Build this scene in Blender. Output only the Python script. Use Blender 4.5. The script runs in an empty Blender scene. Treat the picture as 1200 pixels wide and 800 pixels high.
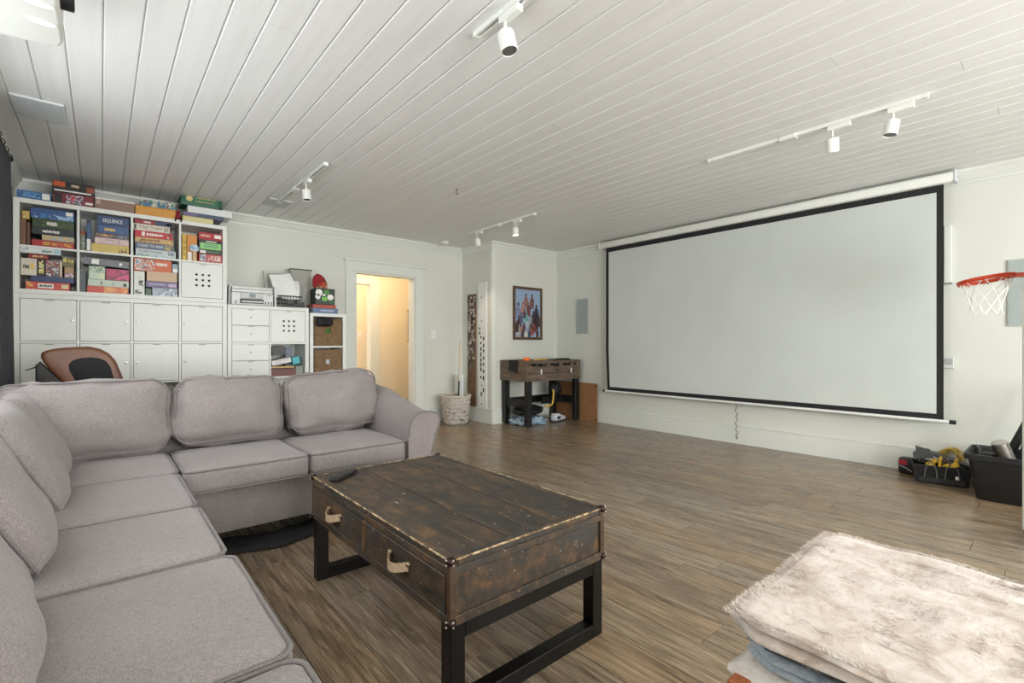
import bpy, bmesh, math, random
from mathutils import Vector, Matrix, noise
random.seed(7)
PI = math.pi
scene = bpy.context.scene
COL = scene.collection

# ------------------------------------------------------------------ camera
EYE = 1.06
YAW = math.atan2(482, 560)
cam_data = bpy.data.cameras.new('camera')
cam_data.sensor_width = 36
cam_data.lens = 36 * 560 / 1200
cam_data.shift_y = 4 / 1200
cam_data.clip_start = 0.02
cam = bpy.data.objects.new('camera', cam_data)
COL.objects.link(cam)
cam.location = (0, 0, EYE)
cam.rotation_euler = (PI / 2, 0, -YAW)
scene.camera = cam

# ------------------------------------------------------------------ room size
XL, XR = -0.55, 5.19          # left wall, projector screen wall
YB, YR = 5.70, -2.30          # shelf wall, wall behind the camera
ZC = 2.44
XCH, YCH = 3.96, 5.00         # the boxed-out corner

# ------------------------------------------------------------------ view + world
scene.view_settings.view_transform = 'Standard'
scene.view_settings.look = 'None'
scene.view_settings.gamma = 1
scene.view_settings.use_curve_mapping = False
scene.view_settings.exposure = 0.88
world = bpy.data.worlds.new('world')
scene.world = world
world.use_nodes = True
bg = world.node_tree.nodes['Background']
bg.inputs[0].default_value = (0.90, 0.95, 1.0, 1)
bg.inputs[1].default_value = 1.4

# ------------------------------------------------------------------ daylight at the windows
def area(name, loc, rot, sx, sy, power, color):
    d = bpy.data.lights.new(name, 'AREA')
    d.shape = 'RECTANGLE'; d.size = sx; d.size_y = sy; d.energy = power; d.color = color
    o = bpy.data.objects.new(name, d); COL.objects.link(o)
    o.location = loc; o.rotation_euler = rot
    return o
# windows: (wall, centre along wall, half width, z0, z1)
WIN_LEFT = [(2.35, 1.20, 1.00, 2.10)]
WIN_REAR = [(0.75, 0.95, 0.45, 2.12), (2.95, 0.95, 0.45, 2.12)]
area('daylight_side', (XL - 0.20, 2.35, 1.55), (0, -PI / 2, 0), 1.05, 2.3, 16, (0.98, 0.99, 1.0))
area('daylight_rear', (0.75, YR - 0.20, 1.285), (PI / 2, 0, 0), 1.85, 1.6, 72, (1.0, 0.99, 0.97))
area('daylight_rear_second', (2.95, YR - 0.20, 1.285), (PI / 2, 0, 0), 1.85, 1.6, 66, (1.0, 0.99, 0.97))

# ------------------------------------------------------------------ colour + materials
def lin(c):
    c = c / 255.0
    return c / 12.92 if c <= 0.04045 else ((c + 0.055) / 1.055) ** 2.4
def C(*rgb):
    if len(rgb) == 1: rgb = rgb[0]
    return (lin(rgb[0]), lin(rgb[1]), lin(rgb[2]), 1)
class NT:
    def __init__(s, name):
        s.m = bpy.data.materials.new(name); s.m.use_nodes = True
        s.t = s.m.node_tree; s.b = s.t.nodes['Principled BSDF']
    def n(s, typ, **kw):
        o = s.t.nodes.new(typ)
        for k, v in kw.items():
            if k in o.inputs: o.inputs[k].default_value = v
            else: setattr(o, k, v)
        return o
    def l(s, a, b): s.t.links.new(a, b)
    def ramp(s, fac, stops, interp='LINEAR'):
        r = s.t.nodes.new('ShaderNodeValToRGB'); r.color_ramp.interpolation = interp
        el = r.color_ramp.elements
        while len(el) < len(stops): el.new(0.5)
        for e, (p, c) in zip(el, stops): e.position = p; e.color = c
        s.l(fac, r.inputs[0]); return r.outputs[0]
    def coords(s, kind='Object', scale=(1, 1, 1), rnd=False):
        tc = s.n('ShaderNodeTexCoord'); mp = s.n('ShaderNodeMapping'); mp.inputs['Scale'].default_value = scale
        s.l(tc.outputs[kind], mp.inputs['Vector'])
        if rnd:
            oi = s.n('ShaderNodeObjectInfo'); mu = s.n('ShaderNodeMath', operation='MULTIPLY'); mu.inputs[1].default_value = 57.0
            s.l(oi.outputs['Random'], mu.inputs[0]); cb = s.n('ShaderNodeCombineXYZ')
            for k in range(3): s.l(mu.outputs[0], cb.inputs[k])
            s.l(cb.outputs[0], mp.inputs['Location'])
        return mp.outputs[0]
    def noise(s, vec, scale, detail=3, rough=0.55, dist=0.0):
        o = s.n('ShaderNodeTexNoise'); o.inputs['Scale'].default_value = scale; o.inputs['Detail'].default_value = detail
        o.inputs['Roughness'].default_value = rough; o.inputs['Distortion'].default_value = dist
        s.l(vec, o.inputs['Vector']); return o.outputs[0]
    def bump(s, h, strength=0.2, dist=0.002):
        b = s.n('ShaderNodeBump'); b.inputs['Strength'].default_value = strength; b.inputs['Distance'].default_value = dist
        s.l(h, b.inputs['Height']); s.l(b.outputs[0], s.b.inputs['Normal'])
    def mix(s, fac, a, b, blend='MIX'):
        o = s.n('ShaderNodeMix', data_type='RGBA', blend_type=blend)
        for inp, v in ((o.inputs[0], fac), (o.inputs[6], a), (o.inputs[7], b)):
            if hasattr(v, 'is_linked') or hasattr(v, 'links'): s.l(v, inp)
            else: inp.default_value = v
        return o.outputs[2]
MATS = {}
def mat(rgb, rough=0.5, metal=0.0, var=0.06, scale=30, name=None, bump=0.0, sheen=0.0, coat=0.0):
    """plain coloured stuff with a little procedural unevenness"""
    key = (tuple(rgb), rough, metal, var, scale, bump, sheen, coat)
    if key in MATS: return MATS[key]
    k = NT(name or 'surface_%d_%d_%d' % tuple(int(v) for v in rgb))
    c = C(rgb); v = k.coords()
    nz = k.noise(v, scale)
    lo = tuple(x * (1 - var) for x in c[:3]) + (1,); hi = tuple(min(1, x * (1 + var)) for x in c[:3]) + (1,)
    k.l(k.ramp(nz, [(0.3, lo), (0.7, hi)]), k.b.inputs['Base Color'])
    k.b.inputs['Roughness'].default_value = rough; k.b.inputs['Metallic'].default_value = metal
    if sheen: k.b.inputs['Sheen Weight'].default_value = sheen
    if coat: k.b.inputs['Coat Weight'].default_value = coat
    if bump: k.bump(k.noise(v, scale * 6), bump, 0.002)
    MATS[key] = k.m; return k.m
def emit(rgb, strength):
    k = NT('glow'); k.b.inputs['Base Color'].default_value = C(rgb)
    k.b.inputs['Emission Color'].default_value = C(rgb); k.b.inputs['Emission Strength'].default_value = strength
    return k.m
def printed(cols, scale=40, rough=0.35, seed=0.0):
    """flat printed illustration: irregular patches of a few inks"""
    key = ('print', tuple(cols), scale, seed)
    if key in MATS: return MATS[key]
    k = NT('printed_card'); v = k.coords(rnd=True)
    nz = k.noise(v, scale * 0.35, 2, 0.5, 1.2)
    n = len(cols); st = [(0.0 if i == 0 else 0.34 + 0.32 * i / n, C(c)) for i, c in enumerate(cols)]
    k.l(k.ramp(nz, st, 'CONSTANT'), k.b.inputs['Base Color'])
    k.b.inputs['Roughness'].default_value = rough
    MATS[key] = k.m; return k.m

WHITE = mat((230, 232, 226), 0.35, var=0.015, name='white_lacquer')
BLACK = mat((22, 22, 23), 0.5, var=0.1, name='black_plastic')
STEEL = mat((150, 150, 150), 0.3, 0.9, name='steel')

def mk_wall():
    k = NT('wall_paint'); v = k.coords()
    nz = k.noise(v, 1.3); c = k.ramp(nz, [(0.3, C(215, 217, 208)), (0.7, C(220, 222, 213))])
    k.l(c, k.b.inputs['Base Color']); k.b.inputs['Roughness'].default_value = 0.55
    k.bump(k.noise(v, 260, 2), 0.08, 0.001); return k.m
WALL = mk_wall()
TRIM = mat((224, 227, 220), 0.35, var=0.01, name='trim_gloss')
HALLW = mat((236, 226, 206), 0.6, var=0.015, name='hall_paint')
def mk_ceil():
    k = NT('ceiling_board_paint'); v = k.coords(scale=(14, 0.7, 1), rnd=True)
    nz = k.noise(v, 2.2, 4); oi = k.n('ShaderNodeObjectInfo')
    c = k.ramp(nz, [(0.3, C(226, 226, 224)), (0.7, C(233, 233, 231))])
    c2 = k.mix(0.05, c, k.ramp(oi.outputs['Random'], [(0, C(190, 190, 188)), (1, C(245, 245, 244))]))
    k.l(c2, k.b.inputs['Base Color']); k.b.inputs['Roughness'].default_value = 0.42
    k.bump(k.noise(v, 5, 4), 0.05, 0.002); return k.m
CEILM = mk_ceil()
def mk_floor():
    k = NT('floor_plank_wood'); oi = k.n('ShaderNodeObjectInfo')
    v = k.coords(scale=(16, 0.8, 1), rnd=True)
    warp = k.noise(k.coords(scale=(3, 1.2, 1), rnd=True), 1.6, 2)
    g1 = k.noise(v, 2.6, 6, 0.62, 1.4)
    fine = k.noise(k.coords(scale=(60, 2.2, 1), rnd=True), 3.0, 4, 0.65)
    wv = k.n('ShaderNodeTexWave', wave_type='RINGS', rings_direction='SPHERICAL')
    wv.inputs['Scale'].default_value = 0.42; wv.inputs['Distortion'].default_value = 9.0; wv.inputs['Detail'].default_value = 3; wv.inputs['Detail Scale'].default_value = 1.4
    k.l(k.coords(scale=(11, 1.3, 1), rnd=True), wv.inputs['Vector'])
    base = k.ramp(g1, [(0.25, C(112, 98, 82)), (0.48, C(158, 142, 121)), (0.62, C(179, 164, 143)), (0.8, C(202, 191, 173))])
    streak = k.ramp(fine, [(0.32, C(122, 112, 102)), (0.6, C(255, 255, 255))])
    c = k.mix(0.75, base, streak, 'MULTIPLY')
    rings = k.ramp(wv.outputs['Fac'], [(0.0, C(170, 163, 156)), (0.45, C(255, 255, 255))])
    c = k.mix(0.35, c, rings, 'MULTIPLY')
    tint = k.ramp(oi.outputs['Random'], [(0.0, C(206, 198, 188)), (0.25, C(255, 246, 232)), (0.5, C(232, 232, 230)), (0.75, C(255, 236, 212)), (1.0, C(222, 222, 222))])
    c = k.mix(0.8, c, tint, 'MULTIPLY')
    k.l(c, k.b.inputs['Base Color'])
    rr = k.ramp(fine, [(0.2, (0.31, 0.31, 0.31, 1)), (0.8, (0.21, 0.21, 0.21, 1))]); k.l(rr, k.b.inputs['Roughness'])
    k.bump(fine, 0.18, 0.001); return k.m
FLOORM = mk_floor()

# ------------------------------------------------------------------ mesh helpers
def thicken(t, th):
    """give an open sheet a real thickness"""
    t.normal_update(); fs = t.faces[:]; be = [e for e in t.edges if e.is_boundary]
    nv = {v: t.verts.new(v.co - v.normal * th) for v in t.verts[:]}
    for f in fs: t.faces.new([nv[v] for v in reversed(f.verts)])
    for e in be: t.faces.new((e.verts[0], e.verts[1], nv[e.verts[1]], nv[e.verts[0]]))
class MB:
    def __init__(s): s.bm = bmesh.new()
    def box(s, x0, x1, y0, y1, z0, z1, bev=0.0, seg=1):
        t = bmesh.new(); bmesh.ops.create_cube(t, size=1)
        for v in t.verts: v.co = Vector(((x0 + x1) / 2 + v.co.x * (x1 - x0), (y0 + y1) / 2 + v.co.y * (y1 - y0), (z0 + z1) / 2 + v.co.z * (z1 - z0)))
        if bev: bmesh.ops.bevel(t, geom=t.edges[:], offset=bev, segments=seg, affect='EDGES', profile=0.5)
        return s.add(t)
    def add(s, t, M=None):
        if M is not None: t.transform(M)
        me = bpy.data.meshes.new('tmp'); t.to_mesh(me); t.free(); s.bm.from_mesh(me); bpy.data.meshes.remove(me); return s
    def cyl(s, p0, p1, r0, r1=None, n=16, caps=True):
        r1 = r0 if r1 is None else r1; p0, p1 = Vector(p0), Vector(p1); d = p1 - p0
        t = bmesh.new(); bmesh.ops.create_cone(t, cap_ends=caps, segments=n, radius1=r0, radius2=r1, depth=d.length)
        return s.add(t, Matrix.Translation((p0 + p1) / 2) @ d.to_track_quat('Z', 'Y').to_matrix().to_4x4())
    def ball(s, c, r, n=12, sc=(1, 1, 1)):
        t = bmesh.new(); bmesh.ops.create_uvsphere(t, u_segments=n, v_segments=max(6, n * 2 // 3), radius=r)
        return s.add(t, Matrix.Translation(c) @ Matrix.Diagonal((sc[0], sc[1], sc[2], 1)))
    def tube(s, pts, r, n=8, closed=False):
        pts = [Vector(p) for p in pts]; m = len(pts); rings = []
        nrm = None
        for i, p in enumerate(pts):
            a = pts[i - 1] if (i or closed) else p; b = pts[(i + 1) % m] if (i < m - 1 or closed) else p
            d = (b - a).normalized()
            if nrm is None: nrm = d.orthogonal().normalized()
            else:
                nrm = (nrm - d * nrm.dot(d))
                nrm = nrm.normalized() if nrm.length > 1e-6 else d.orthogonal().normalized()
            bn = d.cross(nrm); rr = r[i] if isinstance(r, (list, tuple)) else r
            rings.append([s.bm.verts.new(p + (nrm * math.cos(2 * PI * k / n) + bn * math.sin(2 * PI * k / n)) * rr) for k in range(n)])
        for i in range(m if closed else m - 1):
            A, B = rings[i], rings[(i + 1) % m]
            off = 0
            if closed and i == m - 1:
                off = min(range(n), key=lambda q: (A[0].co - B[q].co).length)
            for k in range(n):
                s.bm.faces.new((A[k], A[(k + 1) % n], B[(k + 1 + off) % n], B[(k + off) % n]))
        if not closed: s.bm.faces.new(rings[0][::-1]); s.bm.faces.new(rings[-1])
        return s
    def lathe(s, prof, c=(0, 0, 0), n=24):
        rings = []
        for r, z in prof: rings.append([s.bm.verts.new((c[0] + r * math.cos(2 * PI * k / n), c[1] + r * math.sin(2 * PI * k / n), c[2] + z)) for k in range(n)])
        for A, B in zip(rings, rings[1:]):
            for k in range(n): s.bm.faces.new((A[k], A[(k + 1) % n], B[(k + 1) % n], B[k]))
        if prof[0][0] > 1e-5: s.bm.faces.new(rings[0][::-1])
        if prof[-1][0] > 1e-5: s.bm.faces.new(rings[-1])
        return s
    def prism(s, poly, axis, a0, a1, bev=0.0, seg=2):
        """poly: 2-D outline; axis 'x': (y,z), 'y': (x,z), 'z': (x,y)"""
        def P(u, v, a): return {'x': (a, u, v), 'y': (u, a, v), 'z': (u, v, a)}[axis]
        t = bmesh.new()
        A = [t.verts.new(P(u, v, a0)) for u, v in poly]; B = [t.verts.new(P(u, v, a1)) for u, v in poly]; n = len(poly)
        t.faces.new(A); t.faces.new(B[::-1])
        for i in range(n): t.faces.new((A[i], B[i], B[(i + 1) % n], A[(i + 1) % n]))
        bmesh.ops.recalc_face_normals(t, faces=t.faces[:])
        if bev:
            es = [e for e in t.edges if abs(e.verts[0].co['xyz'.index(axis)] - e.verts[1].co['xyz'.index(axis)]) < 1e-6]
            bmesh.ops.bevel(t, geom=es, offset=bev, segments=seg, affect='EDGES', profile=0.5)
        return s.add(t)
    def xf(s, M): s.bm.transform(M); return s
    def build(s, name, m, parent=None, smooth=None, local=False, recalc=True):
        if recalc: bmesh.ops.recalc_face_normals(s.bm, faces=s.bm.faces[:])
        if parent is not None and not local:
            r = parent
            off = Vector(r.location)
            while r.parent is not None: r = r.parent; off = off + Vector(r.location)
            s.bm.transform(Matrix.Translation(-off))
        me = bpy.data.meshes.new(name); s.bm.to_mesh(me); s.bm.free()
        if m is not None: me.materials.append(m)
        if smooth is not None:
            me.set_sharp_from_angle(angle=math.radians(smooth)) if smooth < 179 else None
            for p in me.polygons: p.use_smooth = True
        o = bpy.data.objects.new(name, me); COL.objects.link(o)
        if parent is not None: o.parent = parent
        return o
def tag(o, label=None, cat=None, group=None, kind=None):
    if label: o['label'] = label
    if cat: o['category'] = cat
    if group: o['group'] = group
    if kind: o['kind'] = kind
    return o
def thing(name, label, cat, loc=(0, 0, 0), group=None, rot=None):
    o = bpy.data.objects.new(name, None); COL.objects.link(o); o.location = loc; o.empty_display_size = 0.1
    if rot: o.rotation_euler = rot
    return tag(o, label, cat, group)
def based(o, loc):
    """put a one-mesh thing's origin at its base"""
    o.data.transform(Matrix.Translation(-Vector(loc))); o.location = loc; return o
def struct(o): o['kind'] = 'structure'; return o
def boxo(name, m, b, parent=None, bev=0.0, seg=1, smooth=None):
    return MB().box(*b, bev=bev, seg=seg).build(name, m, parent, smooth)
def text(body, size, m, parent, loc, rot=(PI / 2, 0, 0), width=None, ext=0.0006, name='lettering', align='CENTER'):
    cu = bpy.data.curves.new('txt', 'FONT'); cu.body = body; cu.size = size; cu.extrude = ext; cu.align_x = align; cu.align_y = 'CENTER'; cu.resolution_u = 2
    o = bpy.data.objects.new('txt', cu); COL.objects.link(o)
    bpy.context.view_layer.update()
    dg = bpy.context.evaluated_depsgraph_get()
    me = bpy.data.meshes.new_from_object(o.evaluated_get(dg)); bpy.data.objects.remove(o); bpy.data.curves.remove(cu)
    if width:
        xs = [v.co.x for v in me.vertices]; w = max(xs) - min(xs); f = width / w
        for v in me.vertices: v.co.x *= f
    me.transform(Matrix.Translation(loc) @ Matrix.Rotation(rot[2], 4, 'Z') @ Matrix.Rotation(rot[1], 4, 'Y') @ Matrix.Rotation(rot[0], 4, 'X'))
    bm = MB(); bm.bm.from_mesh(me); bpy.data.meshes.remove(me)
    return bm.build(name, m, parent, recalc=False)
def dup(root, loc, **kw):
    r = root.copy(); COL.objects.link(r); r.location = loc
    tag(r, **kw)
    for ch in list(root.children):
        c = ch.copy(); COL.objects.link(c); c.parent = r
        for g in ch.children:
            d = g.copy(); COL.objects.link(d); d.parent = c
    return r
def at_Y(px, py, Y):
    """point on the plane y = Y (used once to read sizes off the calibrated view)"""
    dx = math.sin(YAW) + math.cos(YAW) * (px - 600) / 560; dy = math.cos(YAW) - math.sin(YAW) * (px - 600) / 560; dz = -(py - 404) / 560
    t = Y / dy
    return dx * t, EYE + dz * t

# ================================================================== STRUCTURE
# ---- floor: one sub-floor and a plank for every board
fl = struct(boxo('floor', mat((60, 50, 42), 0.8), (XL - 0.1, XR + 0.1, YR - 0.1, 8.4, -0.12, -0.012)))
def plank_mesh(L):
    w = 0.178
    return MB().box(-w / 2, w / 2, -L / 2, L / 2, -0.012, 0.0, bev=0.0012).build('plank', FLOORM)
proto = {}
PW = 0.18
nx = int((XR - XL) / PW) + 1
for i in range(nx):
    x = XL + PW * (i + 0.5)
    ytop = YB if x - PW / 2 < XCH else YCH
    if x + PW / 2 > XR: continue
    y = YR - random.random() * 1.2
    while y < ytop:
        a, b = max(y, YR), min(y + 1.22, ytop)
        y += 1.22
        if b - a < 0.03: continue
        L = round(b - a - 0.0016, 3)
        if L in proto: o = proto[L].copy(); COL.objects.link(o)
        else: o = plank_mesh(L); proto[L] = o
        o.parent = fl; o.location = (x, (a + b) / 2, 0)
rest = XR - (XL + PW * int((XR - XL) / PW))
if rest > 0.01:
    boxo('plank', FLOORM, (XR - rest + 0.001, XR, YR, YCH, -0.012, 0.0), fl)
for i in range(11):        # hall floor seen through the doorway
    x0 = 2.0 + i * PW
    boxo('plank', FLOORM, (x0 + 0.001, x0 + PW - 0.001, YB + 0.001, 8.3, -0.012, 0.0), fl, bev=0.001)

# ---- ceiling: a deck and V-jointed boards running towards the shelf wall
ce = struct(boxo('ceiling', TRIM, (XL - 0.1, XR + 0.1, YR - 0.1, YB + 0.1, ZC + 0.014, ZC + 0.1)))
BP = 0.1318; bx0 = 0.009 - BP * 5
def board(x0, x1, y0, y1):
    c = 0.0055; g = 0.0012
    poly = [(x0 + g, ZC + 0.014), (x0 + g, ZC + c), (x0 + g + c, ZC), (x1 - g - c, ZC), (x1 - g, ZC + c), (x1 - g, ZC + 0.014)]
    return MB().prism(poly, 'y', y0, y1).build('board', CEILM, ce)
i = 0
while bx0 + i * BP < XR:
    x0 = max(bx0 + i * BP, XL); x1 = min(bx0 + (i + 1) * BP, XR); i += 1
    if x1 - x0 < 0.02: continue
    ye = YB if x0 < XCH else YCH
    j = random.uniform(0.6, 4.2) if i % 3 else random.uniform(-1.5, 0.6)
    board(x0, x1, YR, j - 0.0008); board(x0, x1, j + 0.0008, ye)

# ---- walls
def wall_with_openings(name, m, axis, a0, a1, c0, c1, opens, z1=ZC):
    """wall slab: runs a0..a1, thickness c0..c1, openings (lo, hi, z0, z1)"""
    b = MB(); s = lambda u0, u1, w0, w1: b.box(*((u0, u1, c0, c1) if axis == 'x' else (c0, c1, u0, u1)), w0, w1)
    cur = a0
    for lo, hi, za, zb in sorted(opens):
        s(cur, lo, 0, z1)
        if za > 0: s(lo, hi, 0, za)
        s(lo, hi, zb, z1); cur = hi
    s(cur, a1, 0, z1)
    return struct(b.build(name, m))
T = 0.14
DX0, DX1, DZ = 2.365, 3.19, 1.968
wall_with_openings('wall_left', WALL, 'y', YR - T, YB + T, XL - T, XL, [(c - h, c + h, a, b) for c, h, a, b in WIN_LEFT])
wall_with_openings('wall_back', WALL, 'x', XL, XCH + 0.05, YB, YB + T, [(DX0, DX1, 0, DZ)])
wall_with_openings('wall_right', WALL, 'y', YR - T, YCH + 0.05, XR, XR + T, [])
wall_with_openings('wall_rear', WALL, 'x', XL, XR, YR - T, YR, [(c - h, c + h, a, b) for c, h, a, b in WIN_REAR])
struct(boxo('wall_alcove_side', WALL, (XCH, XCH + 0.1, YCH, YB, 0, ZC)))
struct(boxo('wall_alcove_front', WALL, (XCH + 0.1, XR, YCH, YCH + 0.1, 0, ZC)))
# windows (out of view: they let the daylight in)
def glassm():
    k = NT('window_glass'); t = k.n('ShaderNodeBsdfTransparent'); g = k.n('ShaderNodeBsdfGlossy'); g.inputs['Roughness'].default_value = 0.02
    mx = k.n('ShaderNodeMixShader'); mx.inputs[0].default_value = 0.06
    k.l(t.outputs[0], mx.inputs[1]); k.l(g.outputs[0], mx.inputs[2]); k.l(mx.outputs[0], k.t.nodes['Material Output'].inputs[0]); return k.m
GLASS = glassm()
def window(idx, axis, c, h, z0, z1, w0, w1, inner):
    fr = MB(); f = 0.05
    B = lambda b, u0, u1, a, d, q0=w0, q1=w1: b.box(*((u0, u1, q0, q1) if axis == 'x' else (q0, q1, u0, u1)), a, d)
    m0, m1 = (w0 + w1) / 2 - 0.03, (w0 + w1) / 2 + 0.03
    B(fr, c - h, c - h + f, z0, z1, m0, m1); B(fr, c + h - f, c + h, z0, z1, m0, m1); B(fr, c - h + f, c + h - f, z0, z0 + f, m0, m1); B(fr, c - h + f, c + h - f, z1 - f, z1, m0, m1)
    B(fr, c - f / 2, c + f / 2, z0 + f, z1 - f, m0, m1)
    o = struct(fr.build('window_%d' % idx, TRIM))
    for u0, u1 in ((c - h + f, c - f / 2), (c + f / 2, c + h - f)):
        g = MB(); B(g, u0, u1, z0 + f, z1 - f, (m0 + m1) / 2 - 0.003, (m0 + m1) / 2 + 0.003); g.build('pane', GLASS, o)
    sl = MB(); B(sl, c - h - 0.08, c + h + 0.08, z0 - 0.03, z0, min(inner, inner + (0.05 if inner > w0 + 0.07 else -0.05)), max(inner, inner + 0.05)); sl.build('window_sill', TRIM, o)
for i, (c, h, a, b) in enumerate(WIN_LEFT): window(1 + i, 'y', c, h, a, b, XL - T, XL, XL)
for i, (c, h, a, b) in enumerate(WIN_REAR): window(2 + i, 'x', c, h, a, b, YR - T, YR, YR)

# ---- baseboards, crown mouldings
def base(name, axis, u0, u1, face, sgn):
    t = 0.016; b = MB()
    for z0, z1, th in ((0, 0.185, t), (0.185, 0.20, t + 0.006)):
        q = sorted((face, face + sgn * th))
        b.box(*((u0, u1, q[0], q[1]) if axis == 'x' else (q[0], q[1], u0, u1)), z0, z1, bev=0.0015)
    return struct(b.build(name, TRIM))
base('baseboard_right', 'y', YR, YCH, XR, -1)
base('baseboard_back', 'x', XL, DX0 - 0.13, YB, -1)
base('baseboard_back_corner', 'x', DX1 + 0.13, XCH, YB, -1)
base('baseboard_alcove_side', 'y', YCH - 0.016, YB, XCH, -1)
base('baseboard_alcove_front', 'x', XCH, XR, YCH, -1)
base('baseboard_left', 'y', YR, YB, XL, 1)
base('baseboard_rear', 'x', XL, XR, YR, 1)
def crown(name, axis, u0, u1, face, sgn, m0=1, m1=-1):
    """mitred moulding: m0 / m1 = how the ends run with the projection (inner or outer corner)"""
    prof = [(0, -0.105), (0.012, -0.105), (0.014, -0.09), (0.022, -0.082), (0.040, -0.045), (0.052, -0.026), (0.060, -0.022), (0.060, 0), (0, 0)]
    t = bmesh.new(); P = lambda u, d, z: (u, face + sgn * d, ZC + z) if axis == 'x' else (face + sgn * d, u, ZC + z)
    A = [t.verts.new(P(u0 + m0 * d, d, z)) for d, z in prof]; B = [t.verts.new(P(u1 + m1 * d, d, z)) for d, z in prof]; n = len(prof)
    for i in range(n): t.faces.new((A[i], B[i], B[(i + 1) % n], A[(i + 1) % n]))
    t.faces.new(A); t.faces.new(B[::-1])
    return struct(MB().add(t).build(name, TRIM, smooth=35))
crown('trim_1', 'x', XL, XCH, YB, -1); crown('trim_2', 'y', YCH, YB, XCH, -1, -1, -1); crown('trim_3', 'x', XCH, XR, YCH, -1, -1, -1)
crown('trim_4', 'y', YR, YCH, XR, -1); crown('trim_5', 'y', YR, YB, XL, 1); crown('trim_6', 'x', XL, XR, YR, 1)
# corner bead of the boxed-out corner, door casing
struct(MB().box(XCH - 0.012, XCH + 0.05, YCH - 0.012, YCH, 0.2, ZC - 0.06, bev=0.003).box(XCH - 0.012, XCH, YCH, YCH + 0.05, 0.2, ZC - 0.06, bev=0.003).build('trim_7', TRIM))
cs = MB()
for x0, x1 in ((DX0 - 0.125, DX0), (DX1, DX1 + 0.125)):
    cs.box(x0, x1, YB - 0.02, YB, 0, DZ, bev=0.003)
cs.box(DX0 - 0.125, DX1 + 0.125, YB - 0.022, YB, DZ, DZ + 0.115, bev=0.003)
cs.box(DX0 - 0.145, DX1 + 0.145, YB - 0.036, YB, DZ + 0.115, DZ + 0.14, bev=0.004)
cs.box(DX0, DX0 + 0.02, YB, YB + T, 0, DZ - 0.02).box(DX1 - 0.02, DX1, YB, YB + T, 0, DZ - 0.02).box(DX0, DX1, YB, YB + T, DZ - 0.02, DZ)
struct(cs.build('trim_8', TRIM))
# ---- hallway beyond the doorway
YH = 7.02
HX = 3.15        # right jamb of the inner doorway
wall_with_openings('wall_hall_back', HALLW, 'x', 1.9, 4.0, YH, YH + 0.12, [(2.1, HX, 0, 1.99)])
struct(boxo('wall_hall_right', HALLW, (3.86, 3.98, YB + T, YH, 0, ZC)))
struct(boxo('wall_hall_left', HALLW, (1.9, 2.0, YB + T, YH, 0, ZC)))
struct(boxo('wall_hall_far', HALLW, (1.9, 4.0, 8.2, 8.3, 0, ZC)))
struct(boxo('wall_hall_far_right', HALLW, (3.86, 3.96, YH + 0.12, 8.2, 0, ZC)))
struct(boxo('ceiling_hall', HALLW, (1.9, 4.0, YB + T, 8.3, ZC, ZC + 0.08)))
struct(MB().box(HX, HX + 0.15, YH - 0.02, YH, 0, 1.99).box(2.1 - 0.11, HX + 0.15, YH - 0.022, YH, 1.99, 2.10).box(2.1 - 0.11, HX + 0.17, YH - 0.035, YH, 2.10, 2.12).build('trim_9', TRIM))
base('baseboard_hall_back', 'x', HX + 0.15, 3.86, YH, -1)
base('baseboard_hall_far', 'x', 1.9, 3.86, 8.2, -1)
hl = thing('ceiling_lamp', 'round warm dome lamp on the hallway ceiling', 'lamp', (2.9, 6.35, ZC))
MB().lathe([(0.001, -0.075), (0.08, -0.062), (0.12, -0.03), (0.13, 0)], (2.9, 6.35, ZC - 0.012), 24).build('lamp_shade', emit((255, 226, 180), 3), hl, smooth=60)
MB().lathe([(0.14, -0.012), (0.14, 0), (0.0, 0)], (2.9, 6.35, ZC), 24).build('base', TRIM, hl)
pd = bpy.data.lights.new('hall_bulb', 'POINT'); pd.energy = 11; pd.color = (1.0, 0.76, 0.50); pd.shadow_soft_size = 0.08
po = bpy.data.objects.new('hall_bulb', pd); COL.objects.link(po); po.location = (2.9, 6.35, ZC - 0.16)
hl2 = thing('ceiling_lamp', 'round warm dome lamp on the ceiling of the room past the hallway', 'lamp', (3.0, 7.65, ZC))  # added lamp, out of view: fill light for the room past the hallway
MB().lathe([(0.001, -0.075), (0.08, -0.062), (0.12, -0.03), (0.13, 0)], (3.0, 7.65, ZC - 0.012), 24).build('lamp_shade', emit((255, 226, 180), 3), hl2, smooth=60)
MB().lathe([(0.14, -0.012), (0.14, 0), (0.0, 0)], (3.0, 7.65, ZC), 24).build('base', TRIM, hl2)
pd2 = pd.copy(); pd2.energy = 9; po2 = bpy.data.objects.new('far_fill_bulb', pd2); COL.objects.link(po2); po2.location = (3.0, 7.65, ZC - 0.16)  # bulb of the added fill lamp

# ================================================================== SOFA
def mk_fabric(name, c0, c1, c2):
    k = NT(name); v = k.coords('Object')
    big = k.noise(v, 5.0, 3); weave = k.noise(v, 420, 2, 0.7); mid = k.noise(v, 90, 3, 0.7)
    c = k.ramp(weave, [(0.28, C(c0)), (0.5, C(c1)), (0.75, C(c2))])
    c = k.mix(0.5, c, k.ramp(mid, [(0.3, C(200, 198, 198)), (0.7, C(255, 255, 255))]), 'MULTIPLY')
    c = k.mix(0.35, c, k.ramp(big, [(0.3, C(215, 212, 212)), (0.7, C(255, 255, 255))]), 'MULTIPLY')
    k.l(c, k.b.inputs['Base Color']); k.b.inputs['Roughness'].default_value = 0.95
    k.b.inputs['Sheen Weight'].default_value = 0.15; k.b.inputs['Sheen Roughness'].default_value = 0.6
    k.bump(weave, 0.35, 0.0015); return k.m
FAB = mk_fabric('grey_sofa_weave', (112, 105, 103), (144, 136, 134), (174, 165, 162))
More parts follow.
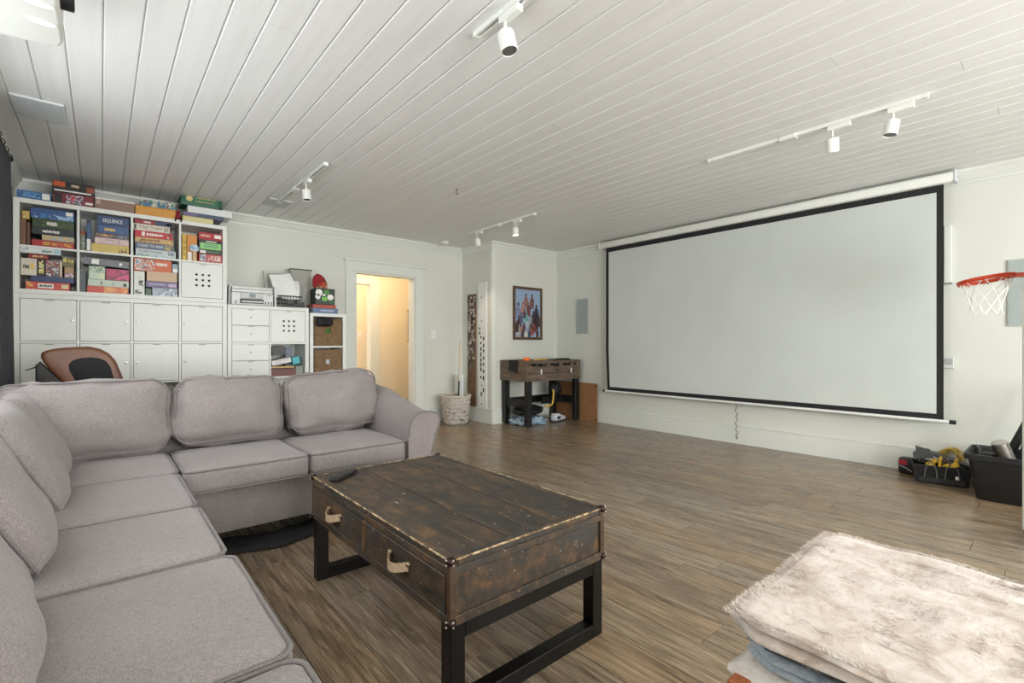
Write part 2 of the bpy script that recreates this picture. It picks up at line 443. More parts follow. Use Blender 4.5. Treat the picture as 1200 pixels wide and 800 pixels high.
PIPE = mk_fabric('grey_piping', (98, 92, 91), (124, 117, 115), (146, 138, 136))

def pillow(sx, sy, sz, r, bulge=(0, 0, 0), n=14, wr=0.0, seed=0.0, pinch=0.0):
    """soft rounded box centred on the origin, half sizes s*, edge radius r, per-axis bulge"""
    t = bmesh.new(); bmesh.ops.create_cube(t, size=2)
    bmesh.ops.subdivide_edges(t, edges=t.edges[:], cuts=n, use_grid_fill=True)
    for v in t.verts:
        p = v.co.copy(); q = Vector((p.x * sx, p.y * sy, p.z * sz))
        inner = Vector((max(-sx + r, min(sx - r, q.x)), max(-sy + r, min(sy - r, q.y)), max(-sz + r, min(sz - r, q.z))))
        d = q - inner
        if d.length > 1e-6: q = inner + d.normalized() * min(r, r)
        fx, fy, fz = (1 - p.x ** 2), (1 - p.y ** 2), (1 - p.z ** 2)
        q.x += bulge[0] * p.x * fy * fz; q.y += bulge[1] * p.y * fx * fz; q.z += bulge[2] * p.z * fx * fy
        if pinch:
            k = (abs(p.x) ** 4) * (abs(p.z) ** 4); q.x *= 1 + pinch * k * 0.5; q.z *= 1 + pinch * k
        if wr:
            w = noise.noise(Vector((q.x * 5 + seed, q.y * 5, q.z * 5))) * wr + noise.noise(Vector((q.x * 13 + seed, q.y * 9, q.z * 16))) * wr * 0.45
            if wr > 0.012:
                w += wr * 0.55 * noise.noise(Vector((q.x * 34 + seed, seed, q.z * 7))) * max(0, p.z - 0.25) + wr * 0.4 * noise.noise(Vector((q.x * 7 + seed, 3, q.z * 30)))* max(0, abs(p.x) - 0.3)
            q += d.normalized() * w if d.length > 1e-6 else Vector((0, 0, w))
        v.co = q
    return t
def rrect(sx, sy, r, z, n=6, bz=0.0):
    pts = []
    for cx, cy, a0 in ((sx - r, sy - r, 0), (-sx + r, sy - r, PI / 2), (-sx + r, -sy + r, PI), (sx - r, -sy + r, 1.5 * PI)):
        for k in range(n + 1):
            a = a0 + PI / 2 * k / n; pts.append((cx + r * math.cos(a), cy + r * math.sin(a), z))
    return pts
sofa = thing('sectional_sofa', 'grey woven L-shaped sectional sofa with loose cushions facing the coffee table', 'sofa', (-0.1, 3.1, 0))
SEAT = 0.478
def seat_cushion(x0, x1, y0, y1, seed, hgt=0.13):
    cx, cy = (x0 + x1) / 2, (y0 + y1) / 2; sx, sy, sz = (x1 - x0) / 2 - 0.003, (y1 - y0) / 2 - 0.003, hgt / 2
    zc = SEAT - sz - 0.012
    o = MB().add(pillow(sx, sy, sz, 0.035, (0.006, 0.006, 0.014), 16, 0.0025, seed), Matrix.Translation((cx, cy, zc))).build('seat_cushion', FAB, sofa, 180)
    for zz in (sz - 0.012, -sz + 0.012):
        MB().tube([(cx + a, cy + b, zc + c) for a, b, c in rrect(sx - 0.002, sy - 0.002, 0.04, zz, 6)], 0.0052, 6, closed=True).build('piping', PIPE, o, 180)
# seats of the run along the window, then of the run along the shelves
seat_cushion(-0.333, 0.285, 2.735, 3.30, 1)
seat_cushion(-0.333, 0.280, 2.13, 2.73, 2)
seat_cushion(-0.333, 0.284, 1.585, 2.125, 3)
seat_cushion(-0.333, 0.296, 0.985, 1.58, 4)
seat_cushion(-0.333, 0.300, 0.38, 0.98, 5)
seat_cushion(-0.333, 0.300, -0.22, 0.375, 6)
seat_cushion(0.292, 0.872, 2.70, 3.30, 7)
seat_cushion(0.876, 1.462, 2.70, 3.30, 8)
# upholstered base, back frames
fr = MB()
fr.box(-0.40, 0.262, -0.24, 2.76, 0.115, SEAT - 0.14, bev=0.012, seg=2)
fr.build('base', FAB, sofa, 40)
MB().box(-0.40, 1.47, 2.762, 3.40, 0.115, SEAT - 0.14, bev=0.012, seg=2).build('base', FAB, sofa, 40)
MB().box(-0.535, -0.335, -0.24, 3.62, 0.115, 0.70, bev=0.03, seg=3).build('back_frame', FAB, sofa, 40)
MB().box(-0.40, 1.62, 3.401, 3.62, 0.115, 0.765, bev=0.035, seg=3).build('back_frame', FAB, sofa, 40)
for x, y in ((0.2, 0.1), (0.2, 1.5), (1.55, 2.83), (0.32, 3.1), (1.4, 3.5), (-0.45, 3.5), (-0.45, 0.1), (-0.45, 1.8)):
    MB().cyl((x, y, 0), (x, y, 0.116), 0.02, 0.028, 10).build('leg', BLACK, sofa)
# rolled arm at the far end: S-profile sweeping down from the back
def arm():
    t = bmesh.new(); rows = []
    N = 16; Y0, Y1 = 2.715, 3.62
    for j in range(N + 1):
        f = j / N; y = Y0 + (Y1 - Y0) * f
        s = 0.5 - 0.5 * math.cos(PI * min(1, max(0, (f - 0.12) / 0.66)))
        top = 0.628 + 0.125 * s
        xi, xo = 1.475, 1.615; roll = 0.100 * (1 - 0.25 * s)
        fl_ = 1 - 0.55 * s
        prof = [(xi, 0.115), (xi, 0.30), (xi, top - 0.15), (xi + 0.008, top - 0.09), (xi + 0.03, top - 0.042), (xi + 0.065, top - 0.014), (xi + 0.11, top), (xi + 0.12 + 0.04 * fl_, top - 0.002), (xi + 0.14 + 0.066 * fl_, top - 0.016), (xi + 0.15 + 0.078 * fl_, top - 0.045), (xi + 0.15 + 0.076 * fl_, top - 0.085)]
        prof += [(xo + 0.055 * fl_, top - 0.16), (xo + 0.03 * fl_, top - 0.26), (xo + 0.01, 0.28), (xo, 0.115)]
        rows.append([t.verts.new((px, y, pz)) for px, pz in prof])
    for A, B in zip(rows, rows[1:]):
        for a in range(len(A) - 1): t.faces.new((A[a], A[a + 1], B[a + 1], B[a]))
        t.faces.new((A[-1], A[0], B[0], B[-1]))
    t.faces.new(rows[0][::-1]); t.faces.new(rows[-1])
    front = [v.co.copy() for v in rows[0]]
    return t, front
t, front = arm()
ao = MB().add(t).build('arm', FAB, sofa, 50)
MB().tube([(p.x, p.y - 0.002, p.z) for p in front[2:]], 0.005, 6).build('piping', PIPE, ao, 180)
t, _ = arm()
MB().add(t, Matrix.Translation((0, -0.24 - 0.0, 0)) @ Matrix.Rotation(-PI / 2, 4, 'Z') @ Matrix.Translation((-1.475, -3.27, 0)) @ Matrix.Identity(4)).build('arm', FAB, sofa, 50)
# back cushions
def back_cushion(c, half, rotz, lean, seed, wr=0.010, bul=0.05, pinch=0.05, roll=0.0, rad=0.055):
    t = pillow(half[0], half[1], half[2], rad, (0.012, bul, 0.018), 18, wr, seed, pinch)
    M = Matrix.Translation(c) @ Matrix.Rotation(rotz, 4, 'Z') @ Matrix.Rotation(lean, 4, 'X') @ Matrix.Rotation(roll, 4, 'Y')
    o = MB().add(t, M).build('back_cushion', FAB, sofa, 180)
    for yy in (half[1] - 0.03, -half[1] + 0.03):
        ins = rad - math.sqrt(rad ** 2 - (rad - 0.03) ** 2)
        pts = [Vector((a, yy, b)) for a, b, _ in rrect(half[0] - ins + 0.006, half[2] - ins + 0.008, rad - ins, 0, 6)]
        q = []
        for s_ in pts:
            kx, kz = s_.x / (half[0] - ins), s_.z / (half[2] - ins)
            s_.z += 0.018 * (1 - kx * kx) * (1 if s_.z > 0 else -1) * (abs(kz) > 0.9) * 0.6
            kk = (abs(kx) ** 4) * (abs(kz) ** 4); q.append(M @ Vector((s_.x * (1 + pinch * kk * 0.4), s_.y, s_.z * (1 + pinch * kk * 0.9))))
        MB().tube(q, 0.0048, 6, closed=True).build('piping', PIPE, o, 180)
# along the shelves (lean back)
back_cushion((-0.055, 3.29, 0.672), (0.345, 0.08, 0.197), 0, -0.18, 3.1, wr=0.020, pinch=-0.03, roll=0.0, rad=0.075)
back_cushion((0.592, 3.30, 0.672), (0.288, 0.085, 0.190), 0, -0.18, 9.4, wr=0.022, pinch=-0.05, rad=0.078)
back_cushion((1.213, 3.305, 0.678), (0.308, 0.085, 0.195), 0, -0.18, 14.2, wr=0.024, pinch=-0.05, roll=-0.04, rad=0.078)
# along the window: knife-edge pillows
def knife_pillow(c, a, b, T, lean, seed, roll=0.0, n=22):
    t = bmesh.new(); G = []
    for s in (1, -1):
        g = []
        for i in range(n + 1):
            r = []
            for j in range(n + 1):
                u, w = 2 * i / n - 1, 2 * j / n - 1
                u, w = math.sin(u * PI / 2), math.sin(w * PI / 2)
                th = T * (max(0, (1 - u ** 4) * (1 - w ** 4))) ** 0.42
                x = a * u * (1 - 0.05 * (1 - u * u) - 0.045 * w * w * abs(u)); z = b * w * (1 - 0.05 * u * u * abs(w))
                wr = 0.010 * noise.noise(Vector((x * 6 + seed, z * 6, seed))) + 0.005 * noise.noise(Vector((x * 17 + seed, z * 14, seed)))
                r.append(t.verts.new((x, s * th + wr * min(1, th / (T * .5)), z)))
            g.append(r)
        G.append(g)
        for i in range(n):
            for j in range(n): t.faces.new((g[i][j], g[i + 1][j], g[i + 1][j + 1], g[i][j + 1]) if s < 0 else (g[i][j], g[i][j + 1], g[i + 1][j + 1], g[i + 1][j]))
    rim = [G[0][i][0] for i in range(n)] + [G[0][n][j] for j in range(n)] + [G[0][i][n] for i in range(n, 0, -1)] + [G[0][0][j] for j in range(n, 0, -1)]
    rim = [v.co.copy() for v in rim]
    bmesh.ops.remove_doubles(t, verts=t.verts[:], dist=0.0003)
    M = Matrix.Translation(c) @ Matrix.Rotation(PI / 2 + 0.10, 4, 'Z') @ Matrix.Rotation(lean, 4, 'X') @ Matrix.Rotation(roll, 4, 'Y')
    o = MB().add(t, M).build('back_cushion', FAB, sofa, 180)
    MB().tube([M @ p for p in rim], 0.0045, 6, closed=True).build('piping', PIPE, o, 180)
for i, (y, dx) in enumerate(((3.00, -0.06), (2.55, -0.052), (1.925, -0.055), (1.30, -0.045), (0.70, -0.05), (0.10, -0.05))):
    knife_pillow((-0.172 + dx, y, 0.655), 0.268 if i else 0.225, 0.205, 0.075, -0.47, 20 + 3.7 * i, (0.03, -0.04, 0.05, -0.02, 0, 0)[i])

# black cloth pushed under the sofa
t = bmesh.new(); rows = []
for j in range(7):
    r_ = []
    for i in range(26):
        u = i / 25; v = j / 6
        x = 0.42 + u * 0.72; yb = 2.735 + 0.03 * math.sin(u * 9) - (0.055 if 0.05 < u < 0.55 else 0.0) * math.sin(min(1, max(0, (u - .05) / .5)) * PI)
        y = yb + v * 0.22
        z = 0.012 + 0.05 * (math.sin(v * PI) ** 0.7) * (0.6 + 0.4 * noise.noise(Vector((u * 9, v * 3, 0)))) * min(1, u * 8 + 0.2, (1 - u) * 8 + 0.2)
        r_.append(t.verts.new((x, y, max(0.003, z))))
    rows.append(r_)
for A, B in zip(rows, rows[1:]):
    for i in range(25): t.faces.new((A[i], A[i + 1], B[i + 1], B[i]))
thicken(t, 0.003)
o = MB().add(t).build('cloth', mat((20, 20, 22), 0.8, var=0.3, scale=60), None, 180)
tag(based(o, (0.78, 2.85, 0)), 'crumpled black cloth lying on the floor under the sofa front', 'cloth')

# ================================================================== COFFEE TABLE
def mk_worn(name, seed):
    k = NT(name); v = k.coords(scale=(1, 1, 1), rnd=True); vs = k.coords(scale=(5, 1.0, 5), rnd=True)
    n1 = k.noise(vs, 3.2, 5, 0.6, 0.8); n2 = k.noise(v, 9, 4, 0.65, 0.4); n3 = k.noise(k.coords(scale=(7, 1.2, 7), rnd=True), 22, 3, 0.75); sc = k.noise(k.coords(scale=(3, 1, 3), rnd=True), 38, 2, 0.5, 0.3)
    c = k.ramp(n1, [(0.28, C(34, 31, 28)), (0.45, C(62, 53, 43)), (0.58, C(94, 72, 49)), (0.72, C(126, 92, 57))])
    c = k.mix(k.ramp(n2, [(0.42, (0, 0, 0, 1)), (0.62, (0.85, 0.85, 0.85, 1))]), c, C(60, 58, 55))
    c = k.mix(0.6, c, k.ramp(n3, [(0.3, C(120, 112, 105)), (0.65, C(255, 255, 255))]), 'MULTIPLY')
    c = k.mix(k.ramp(sc, [(0.715, (0, 0, 0, 1)), (0.745, (1, 1, 1, 1))]), c, C(205, 196, 180))
    k.l(c, k.b.inputs['Base Color'])
    k.l(k.ramp(n2, [(0.3, (0.42, 0.42, 0.42, 1)), (0.7, (0.62, 0.62, 0.62, 1))]), k.b.inputs['Roughness'])
    k.bump(n3, 0.3, 0.002); return k.m
WORN = mk_worn('worn_dark_wood', 0)
def mk_edge():
    k = NT('rubbed_edge'); n = k.noise(k.coords(rnd=True), 34, 4, 0.7, 0.5)
    k.l(k.ramp(n, [(0.40, C(52, 42, 33)), (0.50, C(150, 122, 86)), (0.60, C(205, 186, 150))]), k.b.inputs['Base Color'])
    k.b.inputs['Roughness'].default_value = 0.5; k.bump(n, 0.4, 0.002); return k.m
EDGE = mk_edge()
DKMET = mat((20, 18, 17), 0.33, 0.4, var=0.25, scale=25, name='black_iron')
TX0, TX1, TY0, TY1, TZ0, TZ1 = 0.732, 1.402, 1.112, 2.245, 0.275, 0.462
ct = thing('coffee_table', 'distressed dark wood coffee table with two strap-handled drawers on a black iron base', 'table', ((TX0 + TX1) / 2, (TY0 + TY1) / 2, 0))
MB().box(TX0 + 0.008, TX1 - 0.008, TY0 + 0.008, TY1 - 0.008, TZ0 + 0.01, TZ1 - 0.022).build('body', WORN, ct)
npl = 6; pw = (TX1 - TX0 - 0.05) / npl
for i in range(npl):       # planks of the top
    MB().box(TX0 + 0.025 + i * pw + 0.0008, TX0 + 0.025 + (i + 1) * pw - 0.0008, TY0 + 0.025, TY1 - 0.025, TZ1 - 0.022, TZ1 - 0.0015 * (i % 2), bev=0.0015).build('top_board', WORN, ct)
for b in ((TX0, TX0 + 0.025, TY0, TY1), (TX1 - 0.025, TX1, TY0, TY1), (TX0 + 0.025, TX1 - 0.025, TY0, TY0 + 0.025), (TX0 + 0.025, TX1 - 0.025, TY1 - 0.025, TY1)):
    MB().box(*b, TZ1 - 0.022, TZ1 + 0.001, bev=0.003).build('top_edging', WORN, ct)
for pts in (((TX0, TY0), (TX0, TY1)), ((TX0, TY0), (TX1, TY0)), ((TX1, TY0), (TX1, TY1)), ((TX0, TY1), (TX1, TY1))):
    (ax, ay), (bx_, by) = pts
    MB().tube([(ax, ay, TZ1 - 0.001), ((ax + bx_) / 2, (ay + by) / 2, TZ1 - 0.0005), (bx_, by, TZ1 - 0.001)], 0.0032, 6).build('worn_edge', EDGE, ct)
# rails along the lower rim
for b in ((TX0 - 0.001, TX0 + 0.012, TY0, TY1), (TX0, TX1, TY0 - 0.001, TY0 + 0.012), (TX1 - 0.012, TX1 + 0.001, TY0, TY1), (TX0, TX1, TY1 - 0.012, TY1 + 0.001)):
    MB().box(*b, TZ0, TZ0 + 0.028, bev=0.002).build('rail', WORN, ct)
    MB().box(*b, TZ1 - 0.045, TZ1 - 0.022, bev=0.002).build('rail', WORN, ct)
for x in (TX0 - 0.002, TX1 - 0.02):
    for y in (TY0 - 0.002, TY1 - 0.02):
        po_ = MB().box(x, x + 0.022, y, y + 0.022, TZ0, TZ1 - 0.012, bev=0.004, seg=2).build('corner_post', mat((70, 52, 36), 0.45, var=0.4, scale=40), ct)
        sx = -1 if x < 1 else 1; sy = -1 if y < 1.6 else 1; cx, cy = x + 0.011, y + 0.011
        for z in (TZ1 - 0.004, TZ0 + 0.012):
            MB().ball((cx + sx * 0.004, cy + sy * 0.004, z), 0.017, 12, (1, 1, 0.8)).build('corner_cap', mat((48, 30, 26), 0.35, 0.5), po_, 60)
        for z in (TZ1 - 0.004, TZ0 + 0.012):
            for a, b_, c_ in ((0.016, 0.002, 0.008), (0.016, 0.002, -0.006), (0.002, 0.016, 0.008), (0.002, 0.016, -0.006)):
                MB().ball((cx + sx * (a + 0.004), cy + sy * (b_ + 0.004), z + c_), 0.0032, 6).build('stud', mat((190, 180, 170), 0.3, 0.8), po_)
# long face towards the sofa: two drawers and a divider
ymid = (TY0 + TY1) / 2
MB().box(TX0 - 0.006, TX0 + 0.01, ymid - 0.012, ymid + 0.012, TZ0 + 0.028, TZ1 - 0.045, bev=0.003).build('divider', mat((92, 70, 46), 0.5, var=0.4, scale=60), ct)
LEATH = mat((176, 152, 124), 0.6, var=0.15, scale=90, name='tan_strap')
for y0, y1 in ((TY0 + 0.024, ymid - 0.014), (ymid + 0.014, TY1 - 0.024)):
    dr = MB().box(TX0 - 0.004, TX0 + 0.008, y0, y1, TZ0 + 0.030, TZ1 - 0.047, bev=0.002).build('drawer', WORN, ct)
    yc = (y0 + y1) / 2; zc = (TZ0 + TZ1) / 2 + 0.004
    h = MB(); N = 10; L = 0.062
    for i in range(N):      # strap bows out from its two studs
        a0, a1 = i / N, (i + 1) / N
        f = lambda a: (TX0 - 0.006 - 0.030 * math.sin(PI * a), yc - L + 2 * L * a)
        (xa, ya), (xb, yb) = f(a0), f(a1)
        h.prism([(xa, ya), (xb, yb), (xb - 0.004, yb), (xa - 0.004, ya)], 'z', zc - 0.016 - 0.012 * math.sin(PI * (a0 + .05)), zc + 0.012 - 0.012 * math.sin(PI * (a0 + .05)))
    hd = h.build('handle', LEATH, dr)
    for e in (-L, L): MB().ball((TX0 - 0.006, yc + e, zc + 0.004), 0.009, 10).build('strap_stud', mat((150, 135, 110), 0.35, 0.7), dr, 60)
# iron sled frames at both ends
for ys in (TY0 + 0.004, TY1 - 0.054):
    f = MB(); w = 0.05
    f.box(TX0 + 0.004, TX0 + 0.054, ys, ys + w, 0.0, TZ0, bev=0.002); f.box(TX1 - 0.054, TX1 - 0.004, ys, ys + w, 0.0, TZ0, bev=0.002)
    f.box(TX0 + 0.054, TX1 - 0.054, ys, ys + w, 0.0, 0.048, bev=0.002); f.box(TX0 + 0.054, TX1 - 0.054, ys, ys + w, TZ0 - 0.045, TZ0, bev=0.002)
    f.build('leg_frame', DKMET, ct)
# remote control on the table top
rc = thing('remote_control', 'slim black remote control lying on the coffee table edge', 'remote', (0.835, 2.135, TZ1 + 0.001), rot=(0, 0, math.radians(-52)))
MB().box(-0.021, 0.021, -0.085, 0.085, 0.0, 0.017, bev=0.006, seg=2).build('body', BLACK, rc, 40, local=True)
for i in range(6):
    for j in (-1, 0, 1): MB().box(j * 0.011 - 0.003, j * 0.011 + 0.003, -0.06 + i * 0.02, -0.052 + i * 0.02, 0.0168, 0.0185, bev=0.0008).build('button', mat((70, 70, 74), 0.5), rc, local=True)

# ================================================================== BLANKETS
def mk_fur(name, a, b, c, sc=1.0):
    k = NT(name); v = k.coords()
    n = k.noise(v, 26 * sc, 4, 0.7, 0.6); n2 = k.noise(v, 7, 3)
    col = k.ramp(n, [(0.3, C(a)), (0.5, C(b)), (0.68, C(c))])
    col = k.mix(0.4, col, k.ramp(n2, [(0.3, C(232, 218, 208)), (0.7, C(255, 255, 255))]), 'MULTIPLY')
    k.l(col, k.b.inputs['Base Color']); k.b.inputs['Roughness'].default_value = 1.0; k.b.inputs['Sheen Weight'].default_value = 0.4
    k.bump(k.noise(v, 240, 3, 0.7), 0.15, 0.002); return k.m
CREAM = mk_fur('cream_fur', (172, 152, 137), (198, 186, 175), (212, 204, 196))
CREAME = mk_fur('cream_fleece', (198, 188, 178), (214, 206, 198), (224, 218, 211), 2)
BLUEG = mk_fur('blue_grey_fleece', (112, 124, 136), (150, 161, 171), (176, 184, 190))
DARKG = mk_fur('charcoal_marl', (36, 38, 42), (76, 80, 84), (150, 154, 156), 3)
def folded(name, label, m, x0, x1, y0, y1, z0, z1, layers, seed, wav=0.006):
    """a folded blanket: layers with rounded folds on the window side (x0) and soft uneven outline"""
    o = MB(); h = (z1 - z0) / layers
    for L in range(layers):
        za = z0 + L * h; nxs, nys = 30, 34; t = bmesh.new()
        ring = []
        off = 0.012 * noise.noise(Vector((L * 3.1, seed, 0)))
        top, bot = [], []
        for i in range(nxs + 1):
            ra, rb = [], []
            for j in range(nys + 1):
                u = i / nxs; v = j / nys
                e = min(u, 1 - u, v, 1 - v); rd = min(1, e / 0.05); rd = math.sqrt(max(0, 1 - (1 - rd) ** 2))
                x = x0 + (x1 - x0) * u + off + 0.010 * noise.noise(Vector((v * 5, L * 2.0 + seed, 1.3))) * (1 if u < .5 else -1)
                y = y0 + (y1 - y0) * v + 0.010 * noise.noise(Vector((u * 5, L * 1.7 + seed, 7.3)))
                pu = max(0, abs(2 * u - 1) - .84) / .16; pv = max(0, abs(2 * v - 1) - .84) / .16; pc_ = 0.026 * pu * pv
                x += pc_ * (1 if u < .5 else -1); y += pc_ * (1 if v < .5 else -1)
                wv = wav * noise.noise(Vector((x * 6 + seed, y * 6, seed)))
                zz = za + wv * (L / layers + 0.15)
                ra.append(t.verts.new((x, y, zz + h * 0.5 + h * 0.52 * rd + (wav * 0.8 * noise.noise(Vector((x * 14, y * 14, seed))) if L == layers - 1 else 0))))
                rb.append(t.verts.new((x, y, zz + h * 0.5 - h * 0.48 * rd)))
            top.append(ra); bot.append(rb)
        for i in range(nxs):
            for j in range(nys):
                t.faces.new((top[i][j], top[i + 1][j], top[i + 1][j + 1], top[i][j + 1])); t.faces.new((bot[i][j], bot[i][j + 1], bot[i + 1][j + 1], bot[i + 1][j]))
        bmesh.ops.remove_doubles(t, verts=t.verts[:], dist=0.0004)
        o.add(t)
    ob = o.build(name, m, None, 180)
    tag(based(ob, ((x0 + x1) / 2, (y0 + y1) / 2, z0)), label, 'blanket', 'folded blankets stacked on the ottoman')
    return ob
OT = 0.44
ot = thing('ottoman', 'low grey upholstered ottoman under the pile of folded blankets', 'ottoman', (0.99, 0.02, 0))
MB().add(pillow(0.27, 0.34, 0.17, 0.05, (0.005, 0.005, 0.01), 12), Matrix.Translation((0.99, 0.02, OT - 0.181))).build('cushion', FAB, ot, 180)
for x in (0.78, 1.20):
    for y in (-0.25, 0.29): MB().cyl((x, y, 0), (x, y, 0.10), 0.016, 0.024, 10).build('leg', BLACK, ot)
b0 = folded('folded_blanket', 'cream folded blanket at the very bottom of the pile', CREAME, 0.70, 1.19, -0.32, 0.325, OT + 0.001, 0.502, 2, 3)
b1 = folded('folded_blanket', 'plain white folded blanket directly under the one with the leather tag', CREAME, 0.694, 1.19, -0.32, 0.335, 0.506, 0.538, 2, 13)
b2 = folded('folded_blanket', 'off-white folded blanket with a small brown leather tag', CREAME, 0.700, 1.20, -0.31, 0.345, 0.547, 0.569, 1, 9, 0.002)
b3 = folded('folded_blanket', 'pale blue-grey folded fleece blanket under the charcoal one', BLUEG, 0.742, 1.19, -0.30, 0.338, 0.573, 0.600, 2, 5, 0.004)
b4 = folded('folded_blanket', 'thin charcoal marled blanket between the blue-grey and the fur one', DARKG, 0.742, 1.19, -0.30, 0.342, 0.603, 0.616, 1, 6, 0.002)
b5 = folded('folded_blanket', 'thick cream faux-fur blanket folded on top of the pile', CREAME, 0.726, 1.215, -0.32, 0.352, 0.619, 0.653, 2, 8, 0.005)
lt = MB().box(0.6945, 0.720, 0.300, 0.325, 0.551, 0.5715, bev=0.002).build('leather_tag', mat((150, 84, 50), 0.55, var=0.2, scale=120), b2)
lt['label'] = 'small brown leather tag'
# the pile of the fur: short fibres standing on the top face
rng = random.Random(3); t = bmesh.new()
me = b5.data; tops = {}
for v in me.vertices:
    kx, ky = round(v.co.x / 0.012), round(v.co.y / 0.012)
    if (kx, ky) not in tops or v.co.z > tops[(kx, ky)]: tops[(kx, ky)] = v.co.z
def top_z(x, y):
    best = None
    for a in (-1, 0, 1):
        for b in (-1, 0, 1):
            z = tops.get((round(x / 0.012) + a, round(y / 0.012) + b))
            if z is not None and (best is None or z > best): best = z
    return best
verts, faces = [], []
for i in range(80000):
    x = rng.uniform(-0.243, 0.246); y = rng.uniform(-0.33, 0.332)
    z = top_z(x, y)
    if z is None or z < 0.022: continue
    n1 = noise.noise(Vector((x * 9, y * 9, 2))); n2 = noise.noise(Vector((x * 9, y * 9, 8)))
    a = 2.0 + 1.2 * n1 * PI + rng.uniform(-1.2, 1.2); ln = rng.uniform(0.004, 0.008) * (1 + 0.3 * n2); el = rng.uniform(0.1, 0.6)
    dx, dy, dz = math.cos(a) * math.cos(el) * ln, math.sin(a) * math.cos(el) * ln, math.sin(el) * ln
    wx, wy = -math.sin(a) * 0.0008, math.cos(a) * 0.0008; z -= 0.002
    b = len(verts); verts += [(x - wx, y - wy, z), (x + wx, y + wy, z), (x + dx, y + dy, z + dz)]; faces.append((b, b + 1, b + 2))
fm = bpy.data.meshes.new('fur_pile'); fm.from_pydata(verts, [], faces); fm.materials.append(CREAM)
fo = bpy.data.objects.new('fur_pile', fm); COL.objects.link(fo); fo.parent = b5; fo['kind'] = 'stuff'
b5.data.materials[0] = CREAM

# ================================================================== CUBE SHELVES
SY0, SY1 = 5.30, 5.68
def cube_unit(name, label, x0, x1, z0, z1, cols, rows, fr=0.036, sh=0.016, y0=SY0):
    """returns thing and the clear cell rectangles cells[row from top][col] = (xa, xb, za, zb)"""
    t = thing(name, label, 'shelf', ((x0 + x1) / 2, (y0 + SY1) / 2, z0))
    for a, b in ((x0, x0 + fr), (x1 - fr, x1)): boxo('side_panel', WHITE, (a, b, y0, SY1, z0, z1), t, bev=0.0015)
    boxo('top_panel', WHITE, (x0 + fr, x1 - fr, y0, SY1, z1 - fr, z1), t, bev=0.0015)
    boxo('bottom_panel', WHITE, (x0 + fr, x1 - fr, y0, SY1, z0, z0 + fr), t, bev=0.0015)
    boxo('back_panel', WHITE, (x0 + fr, x1 - fr, SY1 - 0.006, SY1, z0 + fr, z1 - fr), t)
    cw = (x1 - x0 - 2 * fr - (cols - 1) * sh) / cols; ch = (z1 - z0 - 2 * fr - (rows - 1) * sh) / rows
    for c in range(1, cols):
        xa = x0 + fr + c * cw + (c - 1) * sh
        boxo('divider', WHITE, (xa, xa + sh, y0 + 0.002, SY1 - 0.006, z0 + fr, z1 - fr), t)
    cells = []
    for r in range(rows):
        zb = z1 - fr - r * (ch + sh); za = zb - ch
        cells.append([(x0 + fr + c * (cw + sh), x0 + fr + c * (cw + sh) + cw, za, zb) for c in range(cols)])
        if r < rows - 1:
            for c in range(cols):
                xa = x0 + fr + c * (cw + sh)
                boxo('shelf_board', WHITE, (xa, xa + cw, y0 + 0.002, SY1 - 0.006, za - sh, za), t)
    return t, cells
KNOB = mat((225, 225, 222), 0.25, 0.3)
GAP = mat((120, 122, 118), 0.8)
def cell_door(t, cell, knob_side, slot=True):
    xa, xb, za, zb = cell; g = 0.003
    d = boxo('door', WHITE, (xa + g, xb - g, SY0 + 0.001, SY0 + 0.017, za + g, zb - g), t, bev=0.0015)
    kx = xb - 0.03 if knob_side > 0 else xa + 0.03
    if knob_side: MB().lathe([(0.004, 0), (0.004, 0.008), (0.011, 0.012), (0.011, 0.018), (0.0, 0.02)], (0, 0, 0), 12).xf(Matrix.Translation((kx, SY0 + 0.001, (za + zb) / 2)) @ Matrix.Rotation(PI / 2, 4, 'X')).build('knob', KNOB, d, 50)
    if slot: boxo('vent_slot', GAP, ((xa + xb) / 2 - 0.028, (xa + xb) / 2 + 0.028, SY0 - 0.0004, SY0 + 0.004, zb - 0.014, zb - 0.009), d)
def holed_door(t, cell):
    """insert with nine square holes cut right through"""
    xa, xb, za, zb = cell; g = 0.003; xa += g; xb -= g; za += g; zb -= g
    cx, cz = (xa + xb) / 2 + 0.004, (za + zb) / 2 + 0.005; h = 0.0095; p = 0.05
    xs = [xa] + sorted(cx + p * k + s * h for k in (-1, 0, 1) for s in (-1, 1)) + [xb]
    zs = [za] + sorted(cz + p * k + s * h for k in (-1, 0, 1) for s in (-1, 1)) + [zb]
    b = MB()
    for i in range(7):
        for j in range(7):
            if i % 2 and j % 2: continue
            b.box(xs[i], xs[i + 1], SY0 + 0.001, SY0 + 0.016, zs[j], zs[j + 1])
    bmesh.ops.remove_doubles(b.bm, verts=b.bm.verts[:], dist=0.0002)
    d = b.build('door', WHITE, t)
    boxo('shade_sheet', mat((40, 40, 40), 0.9), (xa + 0.01, xb - 0.01, SY0 + 0.06, SY0 + 0.065, za + 0.002, zb - 0.01), d)  # dark sheet standing in for the shade inside the cube behind the holes
    boxo('vent_slot', GAP, (cx - 0.028, cx + 0.028, SY0 - 0.0004, SY0 + 0.004, zb - 0.014, zb - 0.009), d)
U1X0, U1X1, UZ = -0.513, 0.925, 1.462
low, lc = cube_unit('cube_cabinet', 'tall white four-column cube cabinet with closed doors behind the sofa', U1X0, U1X1, 0.0, UZ, 4, 4)
for r in (0, 1):
    for c, s in enumerate((1, 1, -1, -1)): cell_door(low, lc[r][c], s)
upr, uc = cube_unit('cube_shelf', 'white two-row cube shelf full of board games on the cabinet', U1X0, U1X1, UZ + 0.001, 2.205, 4, 2)
holed_door(upr, uc[1][3])
drw, dc = cube_unit('drawer_cabinet', 'white cube cabinet with drawers under the printer', 0.930, 1.690, 0.0, 1.455, 2, 4)
